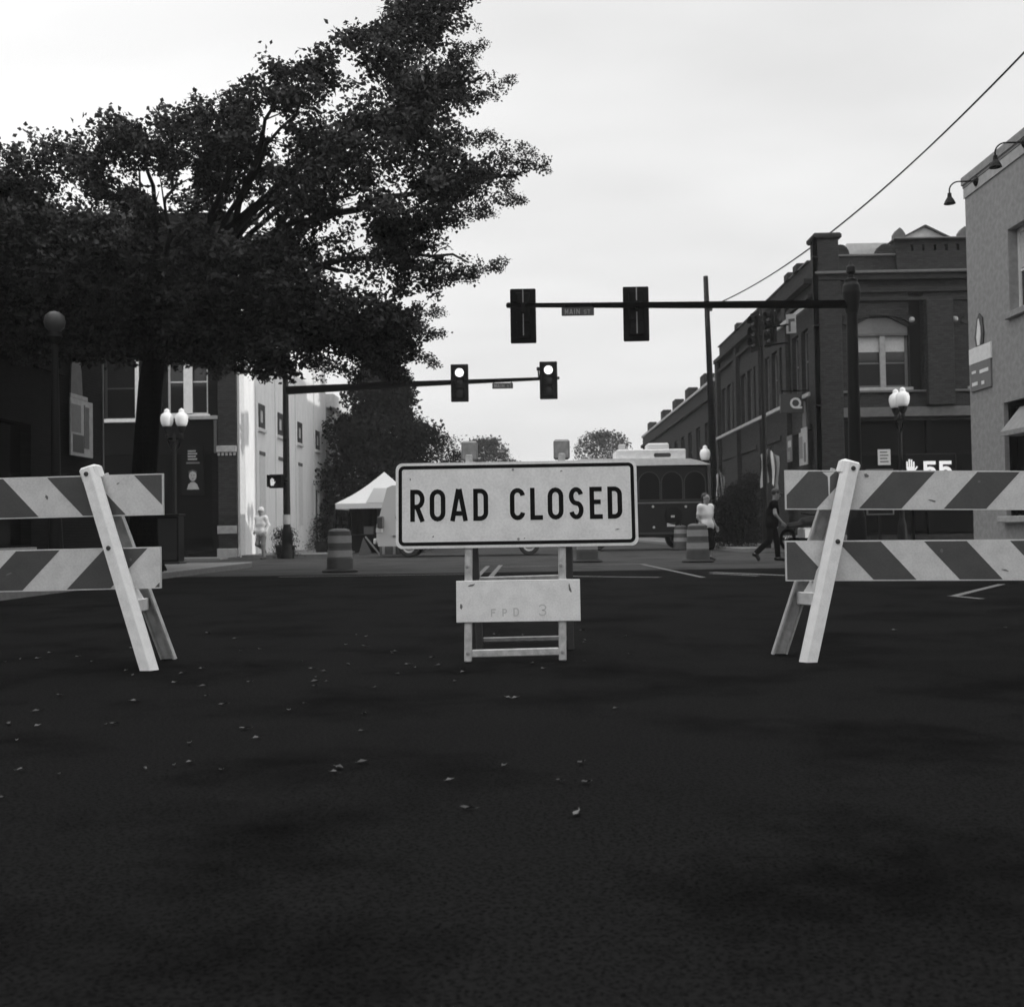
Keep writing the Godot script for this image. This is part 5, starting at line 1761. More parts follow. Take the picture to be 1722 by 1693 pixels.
func vehicles() -> void:
	# old-fashioned tour bus, side on
	var b := thing("tour_bus", "dark tour bus with arched windows and white raised roof", "bus", Vector3(4.6, 0, -44.2))
	var st := mb()
	cbox(st, Transform3D(), Vector3(-2.9, 0.5, -1.25), Vector3(2.6, 3.35, 1.2), 0.08)
	build(st, "body", M.bus_dark, b)
	for k in 6:
		var x := -2.45 + k * 0.905
		if x > 2.45: continue
		st = mb()
		var poly := PackedVector2Array([Vector2(x - 0.4, 2.0), Vector2(x + 0.4, 2.0)])
		poly.append_array(PackedVector2Array(arc(Vector2(x, 2.66), 0.4, 0.42, 0, 180, 12)))
		prism(st, Transform3D(), poly, 1.2, 1.212)
		var pane := build(st, "window", M.glass_shop, b)
		st = mb()
		var ring := [Vector2(x - 0.42, 1.98), Vector2(x + 0.42, 1.98)] + arc(Vector2(x, 2.66), 0.42, 0.44, 0, 180, 12)
		ribbon(st, Transform3D(), ring, 0.035, 1.2, 1.22, true)
		build(st, "frame", M.trim_dark, pane)
	st = mb()
	var rf := PackedVector2Array([Vector2(-3.0, 3.352), Vector2(2.72, 3.352), Vector2(2.3, 3.5), Vector2(1.9, 3.6), Vector2(-2.4, 3.66), Vector2(-3.0, 3.5)])
	prism(st, Transform3D(), rf, -1.3, 1.3)
	build(st, "roof", M.bus_roof, b)
	st = mb()
	cbox(st, Transform3D(), Vector3(-1.0, 3.6, -0.9), Vector3(1.78, 4.02, 0.95), 0.04)
	var up := build(st, "raised_roof", M.bus_roof, b)
	st = mb()
	prism(st, Transform3D(), round_rect(Vector2(0.5, 3.7), Vector2(1.18, 3.86), 0.075), 0.95, 0.962)
	build(st, "vent", M.trim_dark, up)
	st = mb()
	cbox(st, Transform3D(), Vector3(0.3, 4.021, -0.5), Vector3(1.18, 4.3, 0.5), 0.06)
	build(st, "roof_unit", M.bus_light, b)
	fbox(b, "roof_light", "bus_light", Transform3D(), Vector3(-0.88, 4.021, 0.6), Vector3(-0.62, 4.25, 0.8), 0.02)
	fbox(b, "waist_rail", "trim_grey", Transform3D(), Vector3(-2.85, 1.84, 1.2), Vector3(2.55, 1.9, 1.23))
	fbox(b, "skirt_rail", "trim_dark", Transform3D(), Vector3(-2.85, 0.62, 1.2), Vector3(2.55, 0.7, 1.24))
	for q in [[0.4, 1.72], [1.7, 1.7], [0.42, 0.9], [-1.2, 1.7], [2.35, 1.05]]:
		st = mb()
		lathe(st, frame_at(Vector3(q[0], q[1], 1.2), Vector3.BACK), [Vector2(0, 0), Vector2(0.05, 0), Vector2(0.04, 0.03), Vector2(0, 0.035)], 10)
		build(st, "marker_lamp", M.bus_light, b)
	st = mb()
	prism(st, Transform3D(), PackedVector2Array(arc(Vector2(1.2, 1.35), 0.36, 0.36, 0, 350, 22)), 1.2, 1.215)
	var em := build(st, "round_panel", M.shop_front, b)
	fbox(em, "plate", "bus_light", Transform3D(), Vector3(1.1, 1.28, 1.216), Vector3(1.25, 1.36, 1.222))
	fbox(b, "number_plate", "bus_light", Transform3D(), Vector3(0.94, 0.92, 1.2), Vector3(1.26, 1.06, 1.215))
	for x in [-1.9, 1.6]:
		wheel(b, Vector3(x, 0.46, 1.06), 0.46, 0.28)
		wheel(b, Vector3(x, 0.46, -1.06), 0.46, 0.28)
	# pale van behind the closed sign
	var v := thing("delivery_van", "pale van parked side on behind the closed sign", "van", Vector3(-2.15, 0, -38.2))
	st = mb()
	prism(st, Transform3D(), PackedVector2Array([Vector2(-3.0, 0.38), Vector2(3.02, 0.38), Vector2(3.05, 2.3), Vector2(2.9, 2.45), Vector2(-2.5, 2.48), Vector2(-2.68, 2.4), Vector2(-2.98, 1.3), Vector2(-3.06, 1.1), Vector2(-3.06, 0.6)]), -1.0, 0.95)
	build(st, "body", M.van_paint, v)
	for q in [[0.951, 0.962]]:
		st = mb()
		prism(st, Transform3D(), PackedVector2Array([Vector2(-2.4, 1.35), Vector2(-1.5, 1.35), Vector2(-1.5, 2.1), Vector2(-2.2, 2.1)]), q[0], q[1])
		build(st, "side_window", M.glass_shop, v)
	st = mb()
	quad(st, Vector3(-2.972, 1.36, 0.85), Vector3(-2.712, 2.3, 0.85), Vector3(-2.712, 2.3, -0.9), Vector3(-2.972, 1.36, -0.9))
	build(st, "windscreen", M.glass_shop, v)
	fbox(v, "mirror", "trim_dark", Transform3D(), Vector3(-3.0, 1.0, 0.97), Vector3(-2.78, 1.42, 1.2), 0.04)
	fbox(v, "bumper", "white_trim", Transform3D(), Vector3(-3.18, 0.46, -0.95), Vector3(-3.062, 0.66, 0.9), 0.03)
	fbox(v, "headlamp", "bus_light", Transform3D(), Vector3(-3.08, 0.85, 0.5), Vector3(-2.85, 1.02, 0.965), 0.02)
	fbox(v, "side_strip", "trim_grey", Transform3D(), Vector3(-2.5, 0.7, 0.951), Vector3(2.95, 0.76, 0.97))
	for x in [-1.95, 2.2]:
		wheel(v, Vector3(x, 0.36, 0.84), 0.36, 0.24)
		wheel(v, Vector3(x, 0.36, -0.84), 0.36, 0.24)
	# motorcycle at the kerb
	var m := thing("motorcycle", "dark motorcycle with bright chrome parked between the barricade rails' gap by the kerb", "motorcycle", Vector3(8.45, 0.13, -33.0), 0.5)
	m.set_meta("label", "dark motorcycle with bright chrome parked at the right kerb beside the walking person")
	for x in [-0.72, 0.72]:
		st = mb()
		var ring := []
		var rr := []
		for k in 21:
			var a := TAU * k / 20
			ring.append(Vector3(x + cos(a) * 0.27, 0.33 + sin(a) * 0.27, 0))
			rr.append(0.055)
		tube(st, ring, rr, 8, false)
		var w := build(st, "wheel", M.rubber, m)
		st = mb()
		lathe(st, frame_at(Vector3(x, 0.33, 0), Vector3.BACK), [Vector2(0, -0.05), Vector2(0.07, -0.05), Vector2(0.07, 0.05), Vector2(0, 0.05)], 12)
		for k in 8:
			var a := TAU * k / 8
			tube(st, [Vector3(x, 0.33, 0), Vector3(x + cos(a) * 0.24, 0.33 + sin(a) * 0.24, 0)], [0.008, 0.008], 4, false)
		build(st, "spokes", M.chrome, w)
	st = mb()
	field_mesh(st, [[Vector3(-0.1, 0.85, 0), Vector3(0.3, 0.9, 0), 0.13, 0.15], [Vector3(-0.7, 0.74, 0), Vector3(-0.2, 0.78, 0), 0.09, 0.1]], 0.03, 0.06)
	build(st, "tank_and_seat", M.black_metal, m)
	st = mb()
	for z in [-0.1, 0.1]:
		tube(st, [Vector3(0.72, 0.33, z), Vector3(0.42, 1.02, z)], [0.028, 0.028], 8)
		tube(st, [Vector3(0.2, 0.32, z * 1.6), Vector3(-0.9, 0.34, z * 1.6)], [0.04, 0.05], 8)
	build(st, "fork", M.chrome, m)
	st = mb()
	tube(st, [Vector3(0.2, 1.12, -0.4), Vector3(0.4, 1.06, -0.15), Vector3(0.4, 1.06, 0.15), Vector3(0.2, 1.12, 0.4)], [0.016, 0.016, 0.016, 0.016], 6)
	build(st, "handlebar", M.chrome, m)
	st = mb()
	lathe(st, frame_at(Vector3(0.5, 0.92, 0), Vector3(1, 0, 0)), [Vector2(0, -0.14), Vector2(0.08, -0.1), Vector2(0.11, 0), Vector2(0.1, 0.02), Vector2(0, 0.04)], 14)
	build(st, "headlamp", M.chrome, m)
	st = mb()
	cbox(st, Transform3D(), Vector3(-0.22, 0.28, -0.16), Vector3(0.25, 0.68, 0.16), 0.05)
	build(st, "engine", M.galvanised, m)

func street_things() -> void:
	# white tent with table and boards under it
	var t := thing("market_tent", "white peaked canopy tent beside the white building", "tent", Vector3(-6.2, 0, -47.0))
	var c := [Vector3(-1.85, 2.1, 1.8), Vector3(1.85, 2.1, 1.8), Vector3(1.85, 2.1, -1.8), Vector3(-1.85, 2.1, -1.8)]
	var top := Vector3(0, 3.5, 0)
	for i in 4:
		var st := mb()
		var a: Vector3 = c[i]
		var b: Vector3 = c[(i + 1) % 4]
		for k in 6:
			# slightly sagging panels
			var s0 := k / 6.0
			var s1 := (k + 1) / 6.0
			var p0 := a.lerp(top, s0) - Vector3(0, 0.12 * sin(s0 * PI), 0)
			var p1 := b.lerp(top, s0) - Vector3(0, 0.12 * sin(s0 * PI), 0)
			var q0 := a.lerp(top, s1) - Vector3(0, 0.12 * sin(s1 * PI), 0)
			var q1 := b.lerp(top, s1) - Vector3(0, 0.12 * sin(s1 * PI), 0)
			quad(st, p0, q0, q1, p1)
		quad(st, a - Vector3(0, 0.22, 0), a, b, b - Vector3(0, 0.22, 0))
		build(st, "canopy_panel", M.tent_cloth, t)
		st = mb()
		tube(st, [Vector3(a.x, 0, a.z), Vector3(a.x, 2.1, a.z)], [0.025, 0.025], 8)
		build(st, "leg", M.galvanised, t)
	var st := mb()
	quad(st, Vector3(-0.55, 2.12, 1.815), Vector3(-0.3, 2.75, 1.2), Vector3(0.3, 2.75, 1.2), Vector3(0.55, 2.12, 1.815))
	build(st, "shade_panel", M.tent_shade, t)  # shading of the canopy slopes painted as a darker panel
	for q in [[-6.95, -46.0, 1.5], [-5.3, -46.6, 1.3]]:
		var d := thing("draped_table", "table under a dark cloth at the left of the tent" if q[0] < -6 else "table under a dark cloth at the right of the tent", "table", Vector3(q[0], 0, q[1]))
		fbox(d, "cloth", "cloth_dark", Transform3D(), Vector3(-q[2] / 2, 0.03, -0.4), Vector3(q[2] / 2, 0.78, 0.4), 0.04)
		fbox(d, "table_top", "trim_dark", Transform3D(), Vector3(-q[2] / 2 + 0.05, 0.781, -0.36), Vector3(q[2] / 2 - 0.05, 0.8, 0.36))
		var bx := thing("goods_box", "small pale box standing on the left draped table" if q[0] < -6 else "small pale box standing on the right draped table", "box", Vector3(q[0] + 0.2, 0.8, q[1]))
		fbox(bx, "carton", "trim_grey", Transform3D(), Vector3(-0.2, 0, -0.15), Vector3(0.2, 0.3, 0.15), 0.01)
		fbox(bx, "lid", "stone_dull", Transform3D(), Vector3(-0.21, 0.301, -0.16), Vector3(0.21, 0.34, 0.16), 0.006)
	var s := thing("backdrop_curtain", "dark curtain closing the back of the white tent", "curtain", Vector3(-6.2, 0, -48.7))
	st = mb()
	var pts := []
	for k in 37: pts.append(Vector2(-1.8 + k * 0.1, 0))
	for k in 36:
		var z0 := 0.05 * sin(k * 1.7)
		var z1 := 0.05 * sin((k + 1) * 1.7)
		quad(st, Vector3(-1.8 + k * 0.1, 0.05, z0), Vector3(-1.8 + k * 0.1, 2.05, z0), Vector3(-1.7 + k * 0.1, 2.05, z1), Vector3(-1.7 + k * 0.1, 0.05, z1))
	build(st, "folds", M.cloth_dark, s)
	# leaning sandwich board and a pale crate
	s = thing("sandwich_board", "grey sandwich board with pale edge leaning before the tent", "sign", Vector3(-5.75, 0, -40.6), 0.3)
	st = mb()
	beam(st, Vector3(-0.35, 0.72, 0), Vector3(0.2, 0.02, 0), 0.06, 0.04)
	build(st, "pale_edge", M.stone, s)
	st = mb()
	prism(st, Transform3D(Basis(), Vector3.ZERO), PackedVector2Array([Vector2(-0.42, 0.68), Vector2(-0.1, 0.1), Vector2(-0.3, 0.02), Vector2(-0.62, 0.02)]), -0.03, 0.0)
	build(st, "panel", M.trim_grey, s)
	s = thing("pale_crate", "pale crate on the ground between the sandwich board and the van", "crate", Vector3(-5.05, 0, -40.4))
	fbox(s, "box", "stone_dull", Transform3D(), Vector3(-0.45, 0.03, -0.3), Vector3(0.45, 0.5, 0.3), 0.015)
	for x in [-0.3, 0.1, 0.4]: fbox(s, "batten", "stone", Transform3D(), Vector3(x - 0.05, 0.05, 0.301), Vector3(x + 0.05, 0.52, 0.33), 0.006)
	# black control cabinet on the left pavement corner
	s = thing("signal_cabinet", "black signal control cabinet on the pavement left of the crossing", "cabinet", Vector3(-9.31, 0.13, -28.1))
	fbox(s, "housing", "black_metal", Transform3D(), Vector3(-0.28, 0.06, -0.25), Vector3(0.28, 1.24, 0.25), 0.02)
	fbox(s, "plinth", "trim_dark", Transform3D(), Vector3(-0.32, 0, -0.29), Vector3(0.32, 0.06, 0.29), 0.01)
	fbox(s, "lid", "black_metal", Transform3D(), Vector3(-0.31, 1.241, -0.28), Vector3(0.31, 1.3, 0.28), 0.015)
	fbox(s, "door", "trim_dark", Transform3D(), Vector3(-0.24, 0.1, 0.251), Vector3(0.24, 1.18, 0.262), 0.004)
	# low pale planters at the brick wall
	for q in [[8.6, -35.3, "low pale planter behind the walking person"], [9.9, -36.0, "low pale planter right of the walking person, by the motorcycle"]]:
		s = thing("stone_planter", q[2], "planter", Vector3(q[0], 0.13, q[1]), 0, "low planters at the brick corner")
		fbox(s, "trough", "pavement", Transform3D(), Vector3(-0.6, 0, -0.3), Vector3(0.6, 0.42, 0.3), 0.03)
		fbox(s, "soil", "earth", Transform3D(), Vector3(-0.5, 0.421, -0.2), Vector3(0.5, 0.43, 0.2))
	# flags on slanted staffs
	for k in 2:
		var f := thing("flag", "striped flag on a slanted staff on the brick wall" if k == 0 else "furled striped flag further along the brick wall, above the shrub", "flag", Vector3(8.28, 3.1, -36.9) if k == 0 else Vector3(8.8, 3.0, -48.6))
		if k == 0: f.set_meta("label", "striped flag hanging from the thin signal pole before the brick wall")
		st = mb()
		tube(st, [Vector3(-0.2, -0.55, 0), Vector3(0.12, 0.5, 0.0)], [0.014, 0.012], 6)
		build(st, "staff", M.galvanised, f)
		var w := 0.52 if k == 0 else 0.3
		for i in 7:
			var fold0: float = 0.09 * sin(i * 1.8)
			var fold1: float = 0.09 * sin((i + 1) * 1.8)
			st = mb()
			var x0 := -0.3 + i * w / 6.0
			var x1 := x0 + w / 6.0
			var ya := 0.42 - absf(i - 3) * 0.07
			var yb := 0.42 - absf(i + 1 - 3) * 0.07
			for j in 5:
				var a0 := j / 5.0
				var a1 := (j + 1) / 5.0
				var q0 := Vector3(x0 + 0.03 * sin(a0 * 5 + i), ya - a0 * 1.15, fold0 + 0.03 * sin(a0 * 6))
				var q1 := Vector3(x0 + 0.03 * sin(a1 * 5 + i), ya - a1 * 1.15, fold0 + 0.03 * sin(a1 * 6))
				var r0 := Vector3(x1 + 0.03 * sin(a0 * 5 + i + 1), yb - a0 * 1.15, fold1 + 0.03 * sin(a0 * 6))
				var r1 := Vector3(x1 + 0.03 * sin(a1 * 5 + i + 1), yb - a1 * 1.15, fold1 + 0.03 * sin(a1 * 6))
				quad(st, q1, q0, r0, r1)
			build(st, "stripe", M.flag_white if i % 2 == 0 else M.flag_dark, f)

func drum(label: String, at: Vector3, turn := 0.0) -> Node3D:
	var d := thing("traffic_drum", label, "traffic drum", at, turn, "striped traffic drums on the crossing")
	var st := mb()
	lathe(st, Transform3D(), [Vector2(0, 0), Vector2(0.39, 0), Vector2(0.4, 0.03), Vector2(0.34, 0.07), Vector2(0.3, 0.08)], 24)
	build(st, "rubber_base", M.rubber, d)
	st = mb()
	lathe(st, Transform3D(), [Vector2(0.29, 0.06), Vector2(0.285, 0.3), Vector2(0.272, 0.31), Vector2(0.268, 0.5), Vector2(0.262, 0.51), Vector2(0.255, 0.7), Vector2(0.248, 0.71), Vector2(0.242, 0.9), Vector2(0.2, 0.94), Vector2(0.12, 0.96), Vector2(0, 0.96)], 28)
	build(st, "barrel", M.drum_dark, d)
	for q in [[0.33, 0.48, 0.276], [0.64, 0.8, 0.263]]:
		st = mb()
		lathe(st, Transform3D(), [Vector2(q[2], q[0]), Vector2(q[2] - 0.004, q[1])], 28)
		build(st, "reflective_band", M.drum_pale, d)
	st = mb()
	tube(st, [Vector3(-0.1, 0.95, 0), Vector3(-0.08, 1.03, 0), Vector3(0.08, 1.03, 0), Vector3(0.1, 0.95, 0)], [0.018, 0.018, 0.018, 0.018], 8)
	build(st, "handle", M.drum_dark, d)
	return d

func drums() -> void:
	drum("striped drum left of the closed sign, before the white building", Vector3(-4.16, 0.0, -23.9), 0.4)
	drum("shaded striped drum hiding the legs of the person in white", Vector3(4.23, 0.0, -27.0), 1.2)
	drum("smaller bright banded drum in front of the tour bus", Vector3(5.93, 0.0, -42.0), 2.0)
	drum("dark drum half hidden below the right end of the closed sign", Vector3(1.56, 0.0, -28.4), 2.9)

func people() -> void:
	person("person", "person in white shirt and white cap walking before the white wall", Vector3(-9.29, -0.003, -37.7), -0.45, {
		"hipl": Vector3(0.09, 0.93, 0), "hipr": Vector3(-0.09, 0.93, 0), "knl": Vector3(0.1, 0.5, 0.05), "anl": Vector3(0.1, 0.09, 0.02), "tol": Vector3(0.11, 0.035, 0.17),
		"knr": Vector3(-0.1, 0.52, 0.12), "anr": Vector3(-0.12, 0.36, -0.26), "tor": Vector3(-0.12, 0.23, -0.33), "shl": Vector3(0.19, 1.45, 0.02), "shr": Vector3(-0.19, 1.45, 0.02),
		"ell": Vector3(0.26, 1.18, -0.05), "wrl": Vector3(0.24, 0.94, 0.07), "elr": Vector3(-0.26, 1.18, -0.03), "wrr": Vector3(-0.22, 0.97, 0.12), "head": Vector3(0, 1.67, 0.04), "face": Vector3(-0.35, -0.1, 1)},
		{"skin": "skin", "shirt": "cloth_white", "legs": "cloth_pale", "shoes": "trim_dark", "hair": "cloth_white"}, {"cap": true, "long": true})
	person("person", "person with dark hair in a white blouse behind the shaded drum", Vector3(4.66, 0.0, -28.3), 0.55, {
		"hipl": Vector3(0.09, 0.9, 0), "hipr": Vector3(-0.09, 0.9, 0), "knl": Vector3(0.1, 0.48, 0.04), "anl": Vector3(0.1, 0.09, 0.0), "tol": Vector3(0.12, 0.035, 0.15),
		"knr": Vector3(-0.1, 0.48, 0.02), "anr": Vector3(-0.1, 0.09, -0.05), "tor": Vector3(-0.12, 0.035, 0.1), "shl": Vector3(0.17, 1.4, 0), "shr": Vector3(-0.17, 1.4, 0),
		"ell": Vector3(0.23, 1.12, -0.04), "wrl": Vector3(0.29, 0.88, 0.06), "elr": Vector3(-0.23, 1.12, -0.04), "wrr": Vector3(-0.2, 0.9, 0.1), "head": Vector3(0, 1.61, 0.02), "face": Vector3(0.3, 0, 1)},
		{"skin": "skin", "shirt": "cloth_white", "legs": "cloth_dark", "shoes": "trim_dark", "hair": "hair_dark"}, {"sleeve": 0.7, "skirt": true, "hair": 0.1})
	person("person", "person in dark clothes and cap striding right past the brick building", Vector3(6.1, 0.0, -27.1), 1.4, {
		"hipl": Vector3(0.09, 0.92, 0), "hipr": Vector3(-0.09, 0.92, 0), "knl": Vector3(0.09, 0.5, 0.12), "anl": Vector3(0.09, 0.09, 0.14), "tol": Vector3(0.09, 0.035, 0.29),
		"knr": Vector3(-0.09, 0.5, -0.08), "anr": Vector3(-0.09, 0.2, -0.4), "tor": Vector3(-0.09, 0.05, -0.34), "shl": Vector3(0.18, 1.44, 0.06), "shr": Vector3(-0.18, 1.44, 0.06),
		"ell": Vector3(0.23, 1.16, -0.06), "wrl": Vector3(0.21, 0.94, 0.06), "elr": Vector3(-0.24, 1.16, 0.08), "wrr": Vector3(-0.21, 0.96, 0.24), "head": Vector3(0, 1.65, 0.12), "face": Vector3(0, -0.2, 1)},
		{"skin": "skin_darker", "shirt": "cloth_dark", "legs": "cloth_dark", "shoes": "rubber", "hair": "hair_dark"}, {"cap": true, "sleeve": 0.35})

# ---------------------------------------------------------------- the closed road in front
func road_closed_sign() -> void:
	var s := thing("road_closed_sign", "ROAD CLOSED sign on a white folding A-frame stand", "road sign", Vector3(-0.07, 0, -7.06))
	var lean := 0.14 / 1.44
	var xs := [-0.33, 0.285]
	# legs
	for x in xs:
		var st := mb()
		beam(st, Vector3(x, 0.0, 0.0), Vector3(x + 0.02, 1.36, -1.36 * lean), 0.05, 0.045, Vector3(0, 0, 1), 0.007)
		build(st, "front_leg", M.stand_white, s)
		st = mb()
		cbox(st, Transform3D(Basis(), Vector3(x + 0.02, 1.39, -0.15)), Vector3(-0.052, -0.07, -0.05), Vector3(0.055, 0.062, 0.035), 0.012)
		build(st, "leg_cap", M.stand_grey, s)
		for y in [0.06, 0.62]:
			st = mb()
			lathe(st, frame_at(Vector3(x, y, 0.022 - y * lean), Vector3(0, lean, 1)), [Vector2(0, 0), Vector2(0.012, 0), Vector2(0.01, 0.007), Vector2(0, 0.008)], 8)
			build(st, "bolt", M.galvanised, s)
	for x in [-0.285, 0.365]:
		var st := mb()
		beam(st, Vector3(x, 0.0, -0.7), Vector3(x - 0.02, 1.3, -0.22), 0.05, 0.05, Vector3(0, 0, 1), 0.007)
		build(st, "rear_leg", M.trim_grey, s)
	var st := mb()
	beam(st, Vector3(-0.305, 0.055, 0.0), Vector3(0.262, 0.062, 0.0), 0.05, 0.03, Vector3(0, 0, 1), 0.006)
	build(st, "bottom_rail", M.stand_white, s)
	st = mb()
	beam(st, Vector3(-0.26, 0.075, -0.68), Vector3(0.34, 0.08, -0.68), 0.035, 0.03, Vector3(0, 0, 1), 0.006)
	build(st, "rear_rail", M.stand_grey, s)
	st = mb()
	beam(st, Vector3(-0.3, 0.508, -0.5), Vector3(0.37, 0.518, -0.5), 0.045, 0.03, Vector3(0, 0, 1), 0.006)
	build(st, "rear_rail", M.stand_white, s)
	# sign plate, tilted with the legs
	var F := Transform3D(Basis(Vector3.RIGHT, -atan(lean)), Vector3(0.0, 0.742, 0.034 - 0.742 * lean))
	var W := 1.593
	var H := 0.568
	st = mb()
	prism(st, F, round_rect(Vector2(-W / 2, 0), Vector2(W / 2, H), 0.045, 8), -0.012, 0.0)
	var plate := build(st, "plate", M.sign_face, s)
	st = mb()
	var ring := []
	for p in round_rect(Vector2(-W / 2 + 0.03, 0.03), Vector2(W / 2 - 0.03, H - 0.03), 0.026, 6): ring.append(p)
	ring.append(ring[0])
	ring.remove_at(ring.size() - 1)
	ribbon(st, F, ring, 0.023, 0.0, 0.0012, true)
	build(st, "black_border", M.sign_black, plate)
	var x0 := -W / 2
	var k := W / 1535.0
	for q in [["R", 92, 92], ["O", 216, 100], ["A", 346, 112], ["D", 493, 95], ["C", 726, 97], ["L", 855, 80], ["O", 966, 100], ["S", 1101, 92], ["E", 1232, 82], ["D", 1346, 92]]:
		st = mb()
		letter(st, F, q[0], Vector2(x0 + q[1] * k, 0.178), q[2] * k, 0.213, 0.0305, 0.0, 0.0012)
		build(st, "letter", M.sign_black, plate)
	for q in [[-0.02, 0.515], [0.01, 0.055]]:
		st = mb()
		lathe(st, Transform3D(F.basis * Basis(Vector3.RIGHT, PI / 2), F * Vector3(q[0], q[1], 0.0)), [Vector2(0.009, 0), Vector2(0.007, 0.004), Vector2(0, 0.005)], 10)
		build(st, "bolt", M.galvanised, plate)
	# lower board with faint writing
	F = Transform3D(Basis(Vector3.RIGHT, -atan(lean)), Vector3(0.0, 0.258, 0.034 - 0.258 * lean))
	st = mb()
	cbox(st, F, Vector3(-0.402, 0, -0.015), Vector3(0.407, 0.272, 0.0), 0.003)
	var board := build(st, "lower_board", M.board_white, s)
	st = mb()
	var bx := -0.402
	for q in [["F", 0.225, 0.032, 0.05], ["P", 0.3, 0.03, 0.05], ["D", 0.372, 0.036, 0.055], ["3", 0.535, 0.052, 0.075]]:
		letter(st, F, q[0], Vector2(bx + q[1], 0.036), q[2], q[3], 0.008, 0.0, 0.0006)
	build(st, "faint_lettering", M.pencil, board)

func rail(parent: Node3D, x0: float, x1: float, y0: float, y1: float, y0b: float, y1b: float, z: float, first: float, width: float, period: float, lean: float) -> void:
	# a board from x0 to x1; lean: how far a stripe's top is right of its foot
	var st := mb()
	var quadp := PackedVector2Array([Vector2(x0, y0), Vector2(x1, y0b), Vector2(x1, y1b), Vector2(x0, y1)])
	prism(st, Transform3D(), quadp, z - 0.028, z)
	var o := build(st, "rail", M.barrier_white, parent)
	var inner := PackedVector2Array([Vector2(x0 + 0.006, y0 + 0.008), Vector2(x1 - 0.006, y0b + 0.008), Vector2(x1 - 0.006, y1b - 0.008), Vector2(x0 + 0.006, y1 - 0.008)])
	var u := first - period * 6
	while u < 3.0:
		var b := x0 + u
		var para := PackedVector2Array([Vector2(b, y0 - 0.05), Vector2(b + width, y0 - 0.05), Vector2(b + width + lean * (y1 - y0 + 0.1), y1 + 0.05), Vector2(b + lean * (y1 - y0 + 0.1), y1 + 0.05)])
		for poly in Geometry2D.intersect_polygons(para, inner):
			st = mb()
			prism(st, Transform3D(), poly, z, z + 0.0012)
			build(st, "stripe", M.barrier_dark, o)
		u += period

func leg_bar(st: SurfaceTool, a: Vector3, b: Vector3, section: Array, side: float) -> void:
	# a section drawn in x (across) and z (towards the viewer), swept from a to b; the ends are cut level
	var y := (b - a).normalized()
	var x := y.cross(Vector3(0, 0, 1)).normalized()
	if x.x < 0: x = -x
	x *= side
	var z := x.cross(y).normalized()
	if z.z < 0: z = -z
	var n := section.size()
	var poly := PackedVector2Array(section)
	var lo := []
	var hi := []
	for p in section:
		var q: Vector3 = a + x * p.x + z * p.y
		lo.append(q - y * (q.y / y.y))
		hi.append(b + x * p.x + z * p.y)
	var axis := (a + b) * 0.5
	for i in n:
		var j := (i + 1) % n
		var e: Vector2 = section[j] - section[i]
		var nn := x * e.y - z * e.x
		if Geometry2D.is_polygon_clockwise(poly): nn = -nn
		var w := [lo[i], hi[i], hi[j], lo[j]]
		if (w[2] - w[0]).cross(w[1] - w[0]).dot(nn) < 0: w.reverse()
		quad(st, w[0], w[1], w[2], w[3])
	var idx := Geometry2D.triangulate_polygon(poly)
	for i in range(0, idx.size(), 3):
		tri(st, hi[idx[i]], hi[idx[i + 1]], hi[idx[i + 2]])
		tri(st, lo[idx[i]], lo[idx[i + 2]], lo[idx[i + 1]])

func plate3(st: SurfaceTool, p: Array, thick: float) -> void:
	var n: Vector3 = (p[1] - p[0]).cross(p[2] - p[0]).normalized() * thick * 0.5
	tri(st, p[0] + n, p[1] + n, p[2] + n)
	tri(st, p[0] - n, p[2] - n, p[1] - n)
	for i in 3:
		var j := (i + 1) % 3
		quad(st, p[i] + n, p[i] - n, p[j] - n, p[j] + n)

